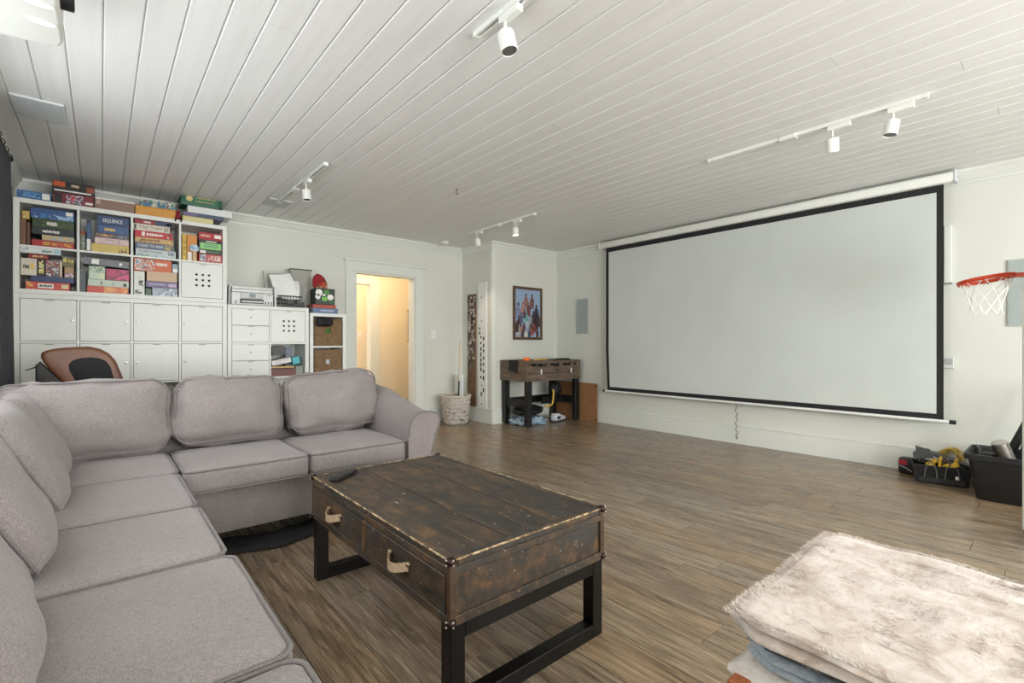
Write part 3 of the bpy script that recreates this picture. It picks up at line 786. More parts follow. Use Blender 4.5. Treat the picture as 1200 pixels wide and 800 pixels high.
for r in (0, 1):
    xa, xb, za, zb = dc[r][0]; zm = (za + zb) / 2
    for a, b in ((za, zm), (zm, zb)):
        d = boxo('drawer', WHITE, (xa + 0.003, xb - 0.003, SY0 + 0.001, SY0 + 0.017, a + 0.002, b - 0.002), drw, bev=0.0015)
        MB().ball(((xa + xb) / 2, SY0 - 0.006, (a + b) / 2), 0.008, 10).build('knob', KNOB, d, 60)
        boxo('vent_slot', GAP, ((xa + xb) / 2 - 0.028, (xa + xb) / 2 + 0.028, SY0 - 0.0004, SY0 + 0.004, b - 0.013, b - 0.008), d)
holed_door(drw, dc[0][1])
bsk, bc = cube_unit('basket_shelf', 'narrow white shelf column holding two woven baskets', 1.702, 2.095, 0.0, 1.405, 1, 4)

# ---- woven storage baskets
def mk_weave():
    k = NT('woven_seagrass'); v = k.coords()
    w = k.n('ShaderNodeTexWave', bands_direction='Z'); w.inputs['Scale'].default_value = 34; w.inputs['Distortion'].default_value = 3.5; w.inputs['Detail'].default_value = 2; k.l(v, w.inputs['Vector'])
    n = k.noise(v, 30, 3)
    c = k.mix(0.5, k.ramp(w.outputs['Fac'], [(0.0, C(92, 68, 46)), (0.6, C(142, 112, 80)), (1, C(164, 134, 98))]), k.ramp(n, [(0.3, C(104, 80, 56)), (0.7, C(158, 130, 98))]))
    k.l(c, k.b.inputs['Base Color']); k.b.inputs['Roughness'].default_value = 0.85; k.bump(w.outputs['Fac'], 0.6, 0.004); return k.m
WEAVE = mk_weave()
def basket(cell, label, inner):
    xa, xb, za, zb = cell; xa += 0.012; xb -= 0.012; za += 0.001; zb -= 0.03
    t = thing('storage_basket', label, 'basket', ((xa + xb) / 2, SY0 + 0.18, za), 'woven baskets in the narrow shelf')
    y0, y1 = SY0 + 0.006, SY1 - 0.03; cx, cz = (xa + xb) / 2, (za + zb) / 2 + 0.02; hh = 0.026; th = 0.014
    f = MB()
    f.box(xa, cx - hh, y0, y0 + th, za, zb).box(cx + hh, xb, y0, y0 + th, za, zb).box(cx - hh, cx + hh, y0, y0 + th, za, cz - hh).box(cx - hh, cx + hh, y0, y0 + th, cz + hh, zb)
    bmesh.ops.remove_doubles(f.bm, verts=f.bm.verts[:], dist=0.0002)
    f.build('front', WEAVE, t)
    boxo('side', WEAVE, (xa, xa + th, y0 + th, y1, za, zb), t); boxo('side', WEAVE, (xb - th, xb, y0 + th, y1, za, zb), t)
    boxo('back', WEAVE, (xa + th, xb - th, y1 - th, y1, za, zb), t); boxo('bottom', WEAVE, (xa + th, xb - th, y0 + th, y1 - th, za, za + th), t)
    MB().tube([(xa, y0, zb), (xb, y0, zb), (xb, y1, zb), (xa, y1, zb)], 0.009, 6, closed=True).build('rim', WEAVE, t)
    MB().add(pillow(0.125, 0.12, 0.095, 0.04, (0, 0, 0.01), 6, 0.01, cx), Matrix.Translation((cx, SY0 + 0.16, za + 0.13))).build('lining', inner, t, 180)
basket(bc[0][0], 'upper woven seagrass basket with a black bag hanging over its front', mat((70, 140, 50), 0.8))
basket(bc[1][0], 'lower woven seagrass basket with white cloth showing through its handle hole', mat((225, 225, 228), 0.8))
xa, xb, za, zb = bc[0][0]
o = MB().add(pillow(0.085, 0.022, 0.046, 0.02, (0.004, 0.012, 0.004), 10, 0.026, 4), Matrix.Translation((xa + 0.115, SY0 - 0.034, zb - 0.055))).build('small_bag', mat((24, 22, 28), 0.7, var=0.3, scale=50), None, 180)
tag(based(o, (xa + 0.115, SY0 - 0.022, zb - 0.1)), 'small black bag draped over the front of the upper basket', 'bag')

# ================================================================== BOARD GAMES
INKW = mat((238, 236, 228), 0.4); INKK = mat((24, 22, 24), 0.4); INKR = mat((186, 36, 38), 0.4); INKY = mat((226, 190, 70), 0.4); INKB = mat((40, 70, 120), 0.4)
def px_scale(px): # metres per pixel on the shelf front
    a, _ = at_Y(px, 300, SY0); return (at_Y(px, 299, SY0)[1] - at_Y(px, 300, SY0)[1])
GAMES = 'board games on the white shelf'
def game(label, x0, x1, z0, z1, rgb, y=None, depth=0.24, bands=(), txt=None, name='board_game_box', cat='game box', m=None, group=GAMES, rot=0.0, lid=True, strip=None):
    """a boxed game: tray, slightly larger lid, printed bands and lettering on the front edge. bands: (u0,u1,v0,v1,mat) in 0..1"""
    y = SY0 + 0.012 if y is None else y; cx = (x0 + x1) / 2
    t = thing(name, label, cat, (cx, y, z0), group)
    w, h = x1 - x0, z1 - z0 - 0.0006; mm = m or mat(rgb, 0.38)
    hl = h * 0.45 if (lid and h < w) else 0
    if hl:
        MB().box(-w / 2 + 0.0015, w / 2 - 0.0015, 0.0015, depth - 0.0015, 0, h - 0.001).build('tray', mm, t, local=True)
        L = MB().box(-w / 2, w / 2, 0, depth, hl * 0.3, h, bev=0.0008).build('lid', mm, t, local=True)
    else:
        L = MB().box(-w / 2, w / 2, 0, depth, 0, h, bev=0.001).build('carton', mm, t, local=True)
    for u0, u1, v0, v1, bm_ in bands:
        MB().box(-w / 2 + u0 * w, -w / 2 + u1 * w, -0.0006, 0.001, v0 * h, v1 * h).build('printed_panel', bm_, L, local=True)
    if txt:
        body, u, v, sz, mt, wd = txt
        o = text(body, sz * h, mt, None, (0, 0, 0), width=(wd * w if wd else None))
        o.data.transform(Matrix.Translation((-w / 2 + u * w, -0.0014, v * h))); o.parent = L
    if strip:      # title too blurred to read: short ink dashes of uneven length
        _, u, v, sz, mt, wd = strip
        rr = random.Random(int(abs(x0) * 1e4) + int(z0 * 1e4)); xa_ = -w / 2 + (u - wd / 2) * w; xe = xa_ + wd * w; hb = min(sz * h * 0.42, 0.016)
        while xa_ < xe - 0.003:
            l_ = rr.uniform(0.0035, 0.009); xb_ = min(xa_ + l_, xe)
            MB().box(xa_, xb_, -0.0012, 0.001, v * h - hb * rr.uniform(.6, 1), v * h + hb * rr.uniform(.6, 1)).build('printed_mark', mt, L, local=True); xa_ = xb_ + rr.uniform(0.0012, 0.003)
    if rot: t.rotation_euler = (0, rot, 0)
    return t
def X(px): return at_Y(px, 300, SY0 + 0.012)[0]
def stack(cell, items, z=None):
    """items bottom first: dict with px extents and height in px"""
    z = cell[2] + 0.0005 if z is None else z
    tot = sum(i['x'][2] * px_scale((i['x'][0] + i['x'][1]) / 2) + 0.0006 for i in items)
    k_ = min(1.0, (cell[3] - z - 0.006) / tot)
    for it in items:
        x0, x1, hpx = it['x']; h = hpx * px_scale((x0 + x1) / 2) * k_
        kw = {k: v for k, v in it.items() if k not in ('x', 'label', 'rgb', 'dy', 'gap')}
        game(it['label'], max(X(x0), cell[0] + 0.002), min(X(x1), cell[1] - 0.002), z, z + h, it['rgb'], y=SY0 + 0.012 + it.get('dy', 0), **kw)
        z += h + 0.0006
    return z
P = printed
# --- upper row, first cube
c = uc[0][0]
stack(c, [
 dict(x=(37, 87, 7.6), label='red game box at the bottom of the first upper cube stack', rgb=(168, 32, 38), bands=[(.25, .95, .25, .75, P([(168, 32, 38), (230, 180, 60), (190, 60, 40), (150, 180, 60)], 60))]),
 dict(x=(49, 87, 6.2), label='pale teal and tan game box on the red one in the first upper cube', rgb=(176, 170, 140), bands=[(.05, .95, .1, .9, P([(200, 176, 130), (150, 170, 165), (196, 200, 190)], 50))]),
 dict(x=(37, 87, 8.0), label='black game box with thin white title line in the first upper cube', rgb=(30, 34, 40), strip=('x', .45, .5, .52, INKW, .40)),
 dict(x=(38, 87, 10.4), label='dark green game box with short white title in the first upper cube', rgb=(44, 66, 38), bands=[(.03, .97, .15, .75, P([(40, 60, 34), (66, 84, 40), (90, 100, 52)], 40))], strip=('x', .46, .5, .55, INKW, .24)),
 dict(x=(36, 87, 11.6), label='blue game box topping the first upper cube stack', rgb=(48, 84, 140), bands=[(.03, .97, .02, .5, P([(70, 124, 180), (48, 84, 140), (150, 190, 220)], 40)), (.80, .97, .55, .92, INKW)]),
])
z = stack(c, [dict(x=(24, 30.5, 31), label='upright brown wooden case beside the first upper cube stack', rgb=(120, 84, 60), dy=-0.008, lid=False, cat='case', name='wooden_case', depth=0.2)])
game('small yellow box lying on the upright brown case', X(25.5), X(34.5), z + 0.0005, z + 0.0005 + 9.5 * px_scale(30), (204, 178, 96), y=SY0 + 0.03, bands=[(.1, .9, .2, .8, P([(214, 190, 110), (180, 150, 70), (230, 214, 160)], 60))], lid=False)
game('brown hardcover book standing at the outer end of the games shelf', X(31.2), X(35.2), c[2] + 0.0005, c[2] + 0.0005 + 27 * px_scale(30), (96, 66, 50), y=SY0 + 0.02, lid=False, name='book', cat='book')
# --- upper row, second cube
c = uc[0][1]
stack(c, [
 dict(x=(107, 151, 9.6), label='yellow game box at the bottom of the stack in the second upper cube', rgb=(206, 180, 92), bands=[(.72, .95, 0, .7, P([(70, 50, 40), (206, 180, 92), (120, 80, 40)], 60))]),
 dict(x=(111, 151, 7.4), label='pale pink game box above the yellow one', rgb=(206, 180, 176), bands=[(0, .1, .1, .9, mat((226, 205, 198), .5)), (.15, .95, .2, .8, P([(206, 180, 176), (216, 196, 190), (190, 160, 160)], 60))]),
 dict(x=(112, 151, 5.2), label='thin brown game box with pale title under the blue boxes', rgb=(110, 84, 70), bands=[(.03, .5, .3, .8, P([(196, 160, 120), (120, 90, 70), (70, 60, 60)], 70)), (.55, .95, .2, .8, P([(80, 100, 120), (60, 80, 100), (130, 150, 170)], 60))]),
 dict(x=(114, 151, 9.2), label='blue game box with golden script, second from the top of its stack', rgb=(44, 76, 122), bands=[(.05, .95, .1, .9, P([(44, 76, 122), (52, 90, 140), (60, 84, 120)], 40))], strip=('x', .4, .5, .5, INKY, .35)),
 dict(x=(114, 151, 11.0), label='dark blue game box with bold white capitals topping the second upper cube stack', rgb=(40, 66, 108), txt=('SEQUENCE', .48, .5, .55, INKW, .62)),
])
game('slim blue and white box standing upright left of the blue game boxes', X(101.5), X(106.4), c[2] + 0.0005, c[2] + 37 * px_scale(105), (44, 74, 120), bands=[(0.05, .95, .02, .38, INKW), (.05, .95, .9, .98, INKK)], lid=False)
jx, jz = X(97.6), c[2] + 0.0005
j = thing('game_jar', 'clear-lidded jar of greenish game pieces in the second upper cube', 'jar', (jx, SY0 + 0.07, jz))
MB().lathe([(0.020, 0), (0.022, 0.01), (0.022, 0.13), (0.019, 0.14)], (jx, SY0 + 0.07, jz), 18).build('body', P([(150, 160, 130), (120, 130, 100), (190, 195, 190), (160, 170, 175)], 90), j, 50)
MB().lathe([(0.021, 0.14), (0.021, 0.165), (0.0, 0.167)], (jx, SY0 + 0.07, jz), 18).build('lid', mat((170, 90, 70), .5), j, 50)
# --- upper row, third cube
c = uc[0][2]
stack(c, [
 dict(x=(159, 206, 10.2), label='pale grey-green train game box at the bottom of the third upper cube stack', rgb=(196, 206, 204), bands=[(.03, .97, .02, .32, P([(150, 190, 200), (196, 206, 204), (120, 160, 150)], 60)), (.8, .96, .35, .9, P([(90, 110, 120), (180, 190, 190), (60, 70, 80)], 90))], txt=('TICKET TO RIDE', .36, .62, .42, INKK, .58)),
 dict(x=(158.5, 204, 8.2), label='slate blue train game box with white title capitals in the third upper cube', rgb=(86, 100, 124), bands=[(.74, .97, .1, .9, P([(190, 170, 110), (90, 90, 80), (150, 140, 120)], 80))], txt=('TICKET TO RIDE', .38, .5, .6, INKW, .64)),
 dict(x=(158, 203, 7.2), label='tan game box between red and slate blue boxes', rgb=(188, 152, 96), bands=[(.04, .96, .15, .85, P([(196, 160, 104), (214, 180, 120), (150, 110, 70)], 60))], strip=('x', .4, .5, .5, mat((130, 80, 40), .5), .5)),
 dict(x=(158, 202, 8.8), label='bright red game box with white title in the third upper cube', rgb=(190, 34, 44), bands=[(.18, .26, .2, .85, INKW), (.82, .97, .1, .9, P([(190, 34, 44), (120, 20, 30), (220, 200, 190)], 60))], strip=('x', .52, .5, .55, INKW, .44)),
 dict(x=(156, 199, 8.8), label='cream train game box with dark red title capitals in the third upper cube', rgb=(222, 216, 200), bands=[(.02, .08, .1, .9, INKK), (.84, .97, .1, .9, P([(60, 90, 70), (190, 190, 180), (120, 60, 50)], 90))], txt=('TICKET TO RIDE', .46, .5, .62, mat((100, 40, 36), .5), .66)),
 dict(x=(158, 203, 5.6), label='red and navy game box on top of the third upper cube stack', rgb=(150, 24, 34), bands=[(.52, 1, 0, 1, mat((46, 62, 92), .4)), (.8, .97, .3, .75, INKW)], strip=('x', .32, .5, .6, INKW, .2)),
])
# --- upper row, fourth cube
c = uc[0][3]
game('tall yellow game box standing against the divider', X(213.5), X(218.6), c[2] + 0.0005, c[2] + 31 * px_scale(216), (206, 172, 62), bands=[(.15, .85, .1, .9, P([(214, 184, 80), (196, 156, 50), (160, 120, 40)], 60))], lid=False)
game('tall orange game box behind the table tennis bat', X(219.6), X(231.5), c[2] + 0.0005, c[2] + 31 * px_scale(225), (214, 140, 56), y=SY0 + 0.035, bands=[(.08, .45, .02, .34, INKW)], lid=False)
tt = thing('table_tennis_bat', 'table tennis bat with pale handle standing before the orange game box', 'bat', (X(228), SY0 + 0.016, c[2] + 0.0005))
bx9, bz9 = X(227.8), c[2] + 0.0005
MB().cyl((bx9, SY0 + 0.012, bz9 + 0.118), (bx9, SY0 + 0.022, bz9 + 0.118), 0.036, n=28).build('blade', P([(196, 212, 222), (120, 160, 190), (226, 230, 230)], 60), tt, 40)
MB().box(bx9 - 0.0125, bx9 + 0.0125, SY0 + 0.009, SY0 + 0.025, bz9, bz9 + 0.088, bev=0.003, seg=2).build('handle', mat((206, 186, 150), .5), tt, 40)
MB().box(bx9 - 0.024, bx9 + 0.024, SY0 + 0.0112, SY0 + 0.0228, bz9 + 0.082, bz9 + 0.094, bev=0.002).build('throat', mat((186, 120, 84), .5), tt)
stack(c, [
 dict(x=(233, 261, 9.6), label='red and white game box at the bottom of the fourth upper cube', rgb=(178, 30, 40), bands=[(.03, .3, .15, .9, P([(210, 226, 226), (110, 180, 190), (178, 30, 40)], 80)), (.36, .95, .15, .85, P([(190, 36, 46), (226, 200, 190), (160, 60, 60)], 80))]),
 dict(x=(233, 261, 16.5), label='black game box with bright green panel of three rings', rgb=(24, 26, 26), bands=[(.05, .95, .33, .78, mat((140, 206, 120), .4)), (.05, .3, .05, .24, INKW), (.35, .9, .12, .2, mat((90, 140, 90), .5)), (.3, .75, .86, .92, INKW)], txt=('OOO', .5, .56, .36, INKB, .56)),
 dict(x=(233, 261, 8.4), label='red game box with small white label above the black one', rgb=(172, 32, 38), bands=[(.66, .95, .3, .78, INKW)], strip=('x', .28, .55, .4, mat((226, 190, 170), .5), .42)),
])
# --- lower row, first cube
c = uc[1][0]
z = stack(c, [
 dict(x=(30, 82, 9.0), label='red-orange game box with white lozenge title at the bottom of its cube', rgb=(196, 62, 42), bands=[(.27, .62, .2, .8, INKW), (.8, .96, .25, .8, mat((230, 214, 170), .5)), (.02, .16, .1, .9, P([(220, 170, 70), (196, 62, 42), (236, 200, 120)], 60))], strip=('x', .445, .5, .42, INKK, .28)),
 dict(x=(36, 87, 6.8), label='navy blue game box above the red-orange one', rgb=(34, 54, 100)),
 ])
zc = z
game('white game box with bold black lettering leaning in the middle of its cube', X(24.2), X(43), zc, zc + 20 * px_scale(35), (216, 206, 186), bands=[(.62, .8, .35, .7, INKY)], lid=False, y=SY0 + .02, strip=('x', .35, .5, .36, INKK, .42))
game('black and yellow game box beside the white lettered box', X(43.6), X(53), zc, zc + 19.6 * px_scale(48), (30, 28, 26), bands=[(.2, .8, .15, .95, P([(220, 200, 70), (236, 226, 160), (40, 36, 30)], 70))], lid=False, y=SY0 + .02)
game('grey and red illustrated game box beside the black and yellow one', X(53.6), X(69), zc, zc + 19.2 * px_scale(60), (150, 146, 140), bands=[(.02, .98, .02, .98, P([(206, 206, 204), (60, 60, 64), (150, 40, 44), (170, 160, 150)], 60))], lid=False, y=SY0 + .02)
game('cream slim box standing next to the illustrated grey and red one', X(69.6), X(72.8), zc, zc + 19 * px_scale(70), (206, 186, 164), lid=False, y=SY0 + .02)
game('small wooden box at the right end of the first lower cube', X(75.5), X(86.5), zc, zc + 12.5 * px_scale(80), (168, 138, 96), bands=[(.05, .95, .05, .42, P([(200, 190, 200), (150, 50, 70), (220, 210, 210)], 90))], lid=False, y=SY0 + .02)
zt = zc + 20.3 * px_scale(40)
game('thin red game box lying on the white lettered box', X(33), X(56.5), zt, zt + 5.0 * px_scale(45), (140, 30, 36), bands=[(.2, .9, .3, .7, P([(150, 40, 40), (220, 190, 120), (140, 30, 36)], 80))], y=SY0 + .02)
zt2 = zc + 12.5 * px_scale(80) + 0.001
game('olive and yellow game box above the small wooden box', X(72.9 + .4), X(87), zt2, zt2 + 10.5 * px_scale(80), (112, 104, 56), bands=[(.05, .95, .5, .95, P([(200, 186, 110), (226, 200, 80), (60, 50, 30)], 60))], y=SY0 + .02, lid=False)
ztt = zt + 5.0 * px_scale(45) + 0.001
game('long white game box with coloured letters topping the first lower cube', max(X(22.8), c[0] + 0.003), X(71.5), ztt, min(ztt + 9.0 * px_scale(50), c[3] - 0.003), (226, 228, 226), y=SY0 - 0.012, bands=[(.02, .2, .1, .9, P([(120, 130, 110), (190, 200, 200), (230, 230, 225)], 60)), (.82, .99, .1, .9, mat((170, 205, 214), .4))], strip=('x', .66, .5, .55, mat((70, 130, 110), .4), .26))
# --- lower row, second cube
c = uc[1][1]
z = stack(c, [
 dict(x=(102, 150.5, 7.6), label='flat red-orange game box at the bottom of the second lower cube', rgb=(200, 66, 40), bands=[(.4, .98, .05, .95, P([(214, 110, 50), (226, 160, 80), (200, 66, 40)], 20))]),
 dict(x=(103, 151, 7.6), label='pale mint flat game box on the red-orange one', rgb=(196, 208, 190), bands=[(.3, .34, .2, .8, mat((120, 140, 120), .5)), (.6, .62, .2, .8, mat((120, 140, 120), .5)), (.86, .94, .1, .6, INKK)]),
])
game('pale green carton with dark leaf print', X(104), X(123), z, z + 15.5 * px_scale(112), (196, 216, 192), bands=[(.03, .97, .5, .97, P([(196, 216, 192), (80, 110, 90), (214, 230, 208)], 120)), (.55, .97, .03, .48, mat((226, 230, 200), .5))], lid=False)
game('crimson and magenta game box beside the leaf print carton', X(124), X(151.5), z, z + 13.5 * px_scale(138), (140, 36, 50), bands=[(.02, .98, .05, .95, P([(150, 36, 54), (190, 40, 100), (120, 30, 44), (210, 60, 130)], 24))], lid=False)
zt = z + 15.6 * px_scale(112)
g = game('grey electronic game console resting aslant on the cartons', X(97), X(151), zt + 0.004, zt + 0.004 + 8.2 * px_scale(125), (112, 116, 120), bands=[(.18, .34, .15, .85, INKW), (.78, .84, .3, .7, INKW)], lid=False, name='game_console', cat='console', group=None, rot=0.05, depth=0.16)
game('dark grey slim case standing at the left of the second lower cube', X(93.5), X(100.5), c[2] + 0.0005, c[2] + 26 * px_scale(97), (78, 84, 90), lid=False, name='case', cat='case', group=None, y=SY0 + 0.05)
# --- lower row, third cube
c = uc[1][2]
game('white card box with vertical black lettering', X(157), X(169.5), c[2] + 0.0005, c[2] + 28 * px_scale(163), (224, 224, 216), lid=False, bands=[(.45, .85, .35, .72, P([(224, 224, 216), (30, 30, 30)], 90)), (.1, .9, .05, .2, P([(224, 224, 216), (60, 60, 60)], 60))])
game('small dark green box beside the vertical white one', X(170.6), X(177.6), c[2] + 0.0005, c[2] + 8.5 * px_scale(174), (60, 84, 62), lid=False)
z = c[2] + 0.0005
game('grey plastic-wrapped box at the bottom of the third lower cube', X(178.4), X(208), z, z + 9.6 * px_scale(190), (130, 142, 154), lid=False, m=P([(150, 162, 174), (104, 116, 130), (190, 198, 204)], 40, 0.15))
z += 9.6 * px_scale(190) + 0.001
game('purple game box with pale stripe under the tan one', X(171), X(207.5), z, z + 7.0 * px_scale(190), (112, 98, 136), bands=[(.72, .98, .2, .7, mat((200, 176, 200), .5)), (.08, .6, .35, .65, mat((170, 160, 190), .5))])
z += 7.0 * px_scale(190) + 0.001
game('plain tan carton in the third lower cube', X(172), X(207.5), z, z + 11.2 * px_scale(190), (202, 172, 138), lid=False)
z2 = c[2] + 28.4 * px_scale(163) + 0.001
game('large orange game box with white bubble lettering across its cube', X(157), X(201), z2, min(z2 + 16.2 * px_scale(180), c[3] - 0.004), (206, 92, 38), bands=[(.02, .55, .08, .95, P([(206, 92, 38), (236, 226, 214), (120, 150, 180), (226, 150, 90), (150, 50, 40)], 50))], strip=('x', .74, .62, .38, INKW, .3), lid=False)
game('small blue and white box beside the large orange one', X(201.8), X(208.5), z2, z2 + 11 * px_scale(205), (140, 160, 176), lid=False, bands=[(.1, .9, .1, .5, INKW)])
# --- on top of the shelf
TZ = 2.2055; TOPG = 'boxes on top of the game shelf'
def topbox(label, x0, x1, hpx, rgb, z=TZ, **kw):
    h = hpx * px_scale((x0 + x1) / 2); game(label, X(x0), X(x1), z, z + h, rgb, group=TOPG, **kw); return z + h + 0.0008
topbox('flat blue game box with white label at the left end on top of the shelf', 19.5, 60, 9.6, (60, 100, 150), bands=[(.04, .68, .15, .85, P([(60, 100, 150), (90, 140, 190), (130, 170, 205)], 60)), (.73, .96, .15, .9, INKW)])
z = topbox('red and black game box with cartoon print on top of the shelf', 63, 110, 12.6, (120, 26, 34), bands=[(.02, .2, .05, .95, INKK), (.3, .72, .1, .9, P([(180, 40, 60), (190, 205, 214), (120, 30, 60), (90, 140, 130)], 60)), (.78, .97, .2, .4, INKW)])
topbox('black game box with orange corners and white stripe, topmost in its pile', 61, 111, 13.4, (26, 22, 22), z=z, bands=[(.02, .3, .5, .95, mat((196, 84, 40), .4)), (.8, .98, .3, .8, mat((150, 70, 40), .4)), (.05, .92, .12, .24, INKW)], strip=('x', .54, .68, .34, mat((214, 190, 160), .4), .2))
topbox('brown cardboard game box with white lid on top of the shelf', 112, 157.5, 13.0, (140, 112, 96), bands=[(0, 1, .88, 1, INKW), (.02, .12, .4, .85, mat((196, 160, 150), .5))])
z = topbox('flat orange game box on top of the shelf', 158.5, 206, 10.6, (204, 138, 52), bands=[(.05, .95, .1, .9, mat((210, 148, 60), .4))])
topbox('blue and green toy package lying on the orange box', 165, 205, 7.6, (90, 120, 110), z=z, bands=[(0, 1, 0, 1, P([(70, 110, 160), (60, 120, 70), (206, 206, 190), (90, 60, 90)], 50))], lid=False, name='toy_package', cat='package')
z = topbox('thin pale yellow game box under the white flat box', 214, 250, 6.2, (206, 196, 130), bands=[(.05, .95, .2, .8, mat((214, 206, 150), .4))])
z = topbox('thin purple and navy game box under the white flat box', 215, 262, 4.6, (110, 96, 130), z=z, bands=[(.35, 1, 0, 1, mat((70, 84, 110), .4))])
z = topbox('long white flat box overhanging the end of the shelf top', 220, 272, 7.6, (226, 228, 226), z=z)
gx0, gx1 = X(212), X(261); gz = z
gc = thing('games_case', 'green moulded carrying case with gold lettering on top of the white flat box', 'case', ((gx0 + gx1) / 2, SY0 + 0.02, gz))
GRN = mat((38, 92, 70), 0.45)
H = 15 * px_scale(236)
MB().prism([(gx0, gz + 0.002), (gx1, gz + 0.002), (gx1 - 0.004, gz + H * 0.6), (gx1 - 0.03, gz + H), (gx0 + 0.02, gz + H), (gx0, gz + H * 0.7)], 'y', SY0 + 0.012, SY0 + 0.23, bev=0.006).build('shell', GRN, gc, 40)
MB().box(gx0 + 0.03, gx1 - 0.04, SY0 + 0.009, SY0 + 0.014, gz + 0.02, gz + H - 0.02, bev=0.002).build('front_panel', mat((50, 110, 84), .45), gc)
MB().cyl((gx0 + 0.065, SY0 + 0.010, gz + H * 0.52), (gx0 + 0.065, SY0 + 0.006, gz + H * 0.52), 0.026, n=20).build('badge', mat((214, 190, 130), .4), gc)
GOLD = mat((206, 180, 110), .4)
for zf, n_ in ((.64, 9), (.38, 8)):
    for k in range(n_):
        xx = gx0 + 0.115 + k * 0.018
        boxo('gold_mark', GOLD, (xx, xx + (0.013 if k % 3 else 0.009), SY0 + 0.0082, SY0 + 0.0095, gz + H * zf - 0.005, gz + H * zf + 0.005), gc)
MB().box(gx1 - 0.03, gx1 - 0.012, SY0 + 0.007, SY0 + 0.014, gz + 0.004, gz + 0.022, bev=0.002).build('latch', BLACK, gc)
tx = X(208.6)
ty = thing('toy_figure', 'small dark red toy figure sitting on the front edge of the shelf top', 'toy', (tx, SY0 + 0.005, TZ))
MB().lathe([(0.010, 0.0), (0.022, 0.012), (0.024, 0.035), (0.013, 0.048), (0.019, 0.06), (0.019, 0.075), (0.0, 0.088)], (tx, SY0 + 0.02, TZ), 14).build('body', mat((130, 26, 40), .7), ty, 60)
for s in (-1, 1): MB().tube([(tx + s * 0.012, SY0 + 0.012, TZ + 0.012), (tx + s * 0.02, SY0 - 0.008, TZ + 0.008), (tx + s * 0.022, SY0 - 0.01, TZ - 0.02)], 0.006, 6).build('leg', mat((60, 30, 30), .7), ty, 60)

# ================================================================== ON THE DRAWER CABINET
DZT = 1.4555
pr = thing('printer', 'white inkjet printer with small screen on the drawer cabinet', 'printer', (1.135, 5.40, DZT))
px0, px1, pz1 = 0.955, 1.325, DZT + 0.178
GREYP = mat((206, 208, 206), 0.45); LG = mat((226, 228, 226), 0.4)
pb = MB().box(px0, px1, 5.245, 5.56, DZT, DZT + 0.118, bev=0.008, seg=2).build('body', LG, pr, 40)
MB().box(px0 + 0.004, px1 - 0.004, 5.25, 5.56, DZT + 0.121, DZT + 0.15, bev=0.006, seg=2).build('scanner_bed', LG, pr, 40)
MB().box(px0 + 0.004, px1 - 0.006, 5.252, 5.56, DZT + 0.152, pz1, bev=0.008, seg=2).build('scanner_lid', LG, pr, 40)
cp_ = MB().box(px0 + 0.075, px1 - 0.095, 5.228, 5.25, DZT + 0.058, DZT + 0.117, bev=0.008, seg=2).build('control_panel', GREYP, pr, 40)
boxo('screen', mat((96, 112, 122), 0.2), (px0 + 0.15, px0 + 0.205, 5.2268, 5.23, DZT + 0.07, DZT + 0.107), cp_)
for k in range(3): boxo('button', mat((190, 192, 190), .4), (px0 + 0.128, px0 + 0.136, 5.2265, 5.23, DZT + 0.072 + k * 0.014, DZT + 0.080 + k * 0.014), cp_)
boxo('output_slot', INKK, (px0 + 0.07, px1 - 0.09, 5.243, 5.25, DZT + 0.012, DZT + 0.056), pr)
MB().box(px0 + 0.085, px1 - 0.10, 5.225, 5.25, DZT + 0.022, DZT + 0.036, bev=0.003).build('paper_tray', LG, pr)
for xx in (px0 + 0.035, px1 - 0.072, px1 - 0.046, px1 - 0.02): boxo('ink_window', mat((60, 62, 64), .2), (xx - 0.006, xx + 0.006, 5.2438, 5.248, DZT + 0.008, DZT + 0.036), pr)
boxo('brand_mark', mat((70, 72, 74), .4), (px1 - 0.055, px1 - 0.022, 5.2435, 5.247, DZT + 0.098, DZT + 0.104), pr)
def leaning(name, label, cat, m, x, y, z, w, h, th, rx, ry, rz, bev=0.001):
    o = MB().box(-w / 2, w / 2, -th / 2, th / 2, 0, h, bev=bev).build(name, m, None); o.location = (x, y, z); o.rotation_euler = (rx, ry, rz); return tag(o, label, cat)
leaning('white_board', 'thin white board leaning between game shelf and printer', 'board', mat((236, 238, 238), .3), 0.938, 5.36, DZT, 0.006, 0.195, 0.20, 0, 0.045, 0)
leaning('foam_board', 'narrow white foam board standing right of the printer', 'board', mat((232, 234, 236), .3), 1.352, 5.33, DZT, 0.012, 0.20, 0.14, 0, -0.03, 0)
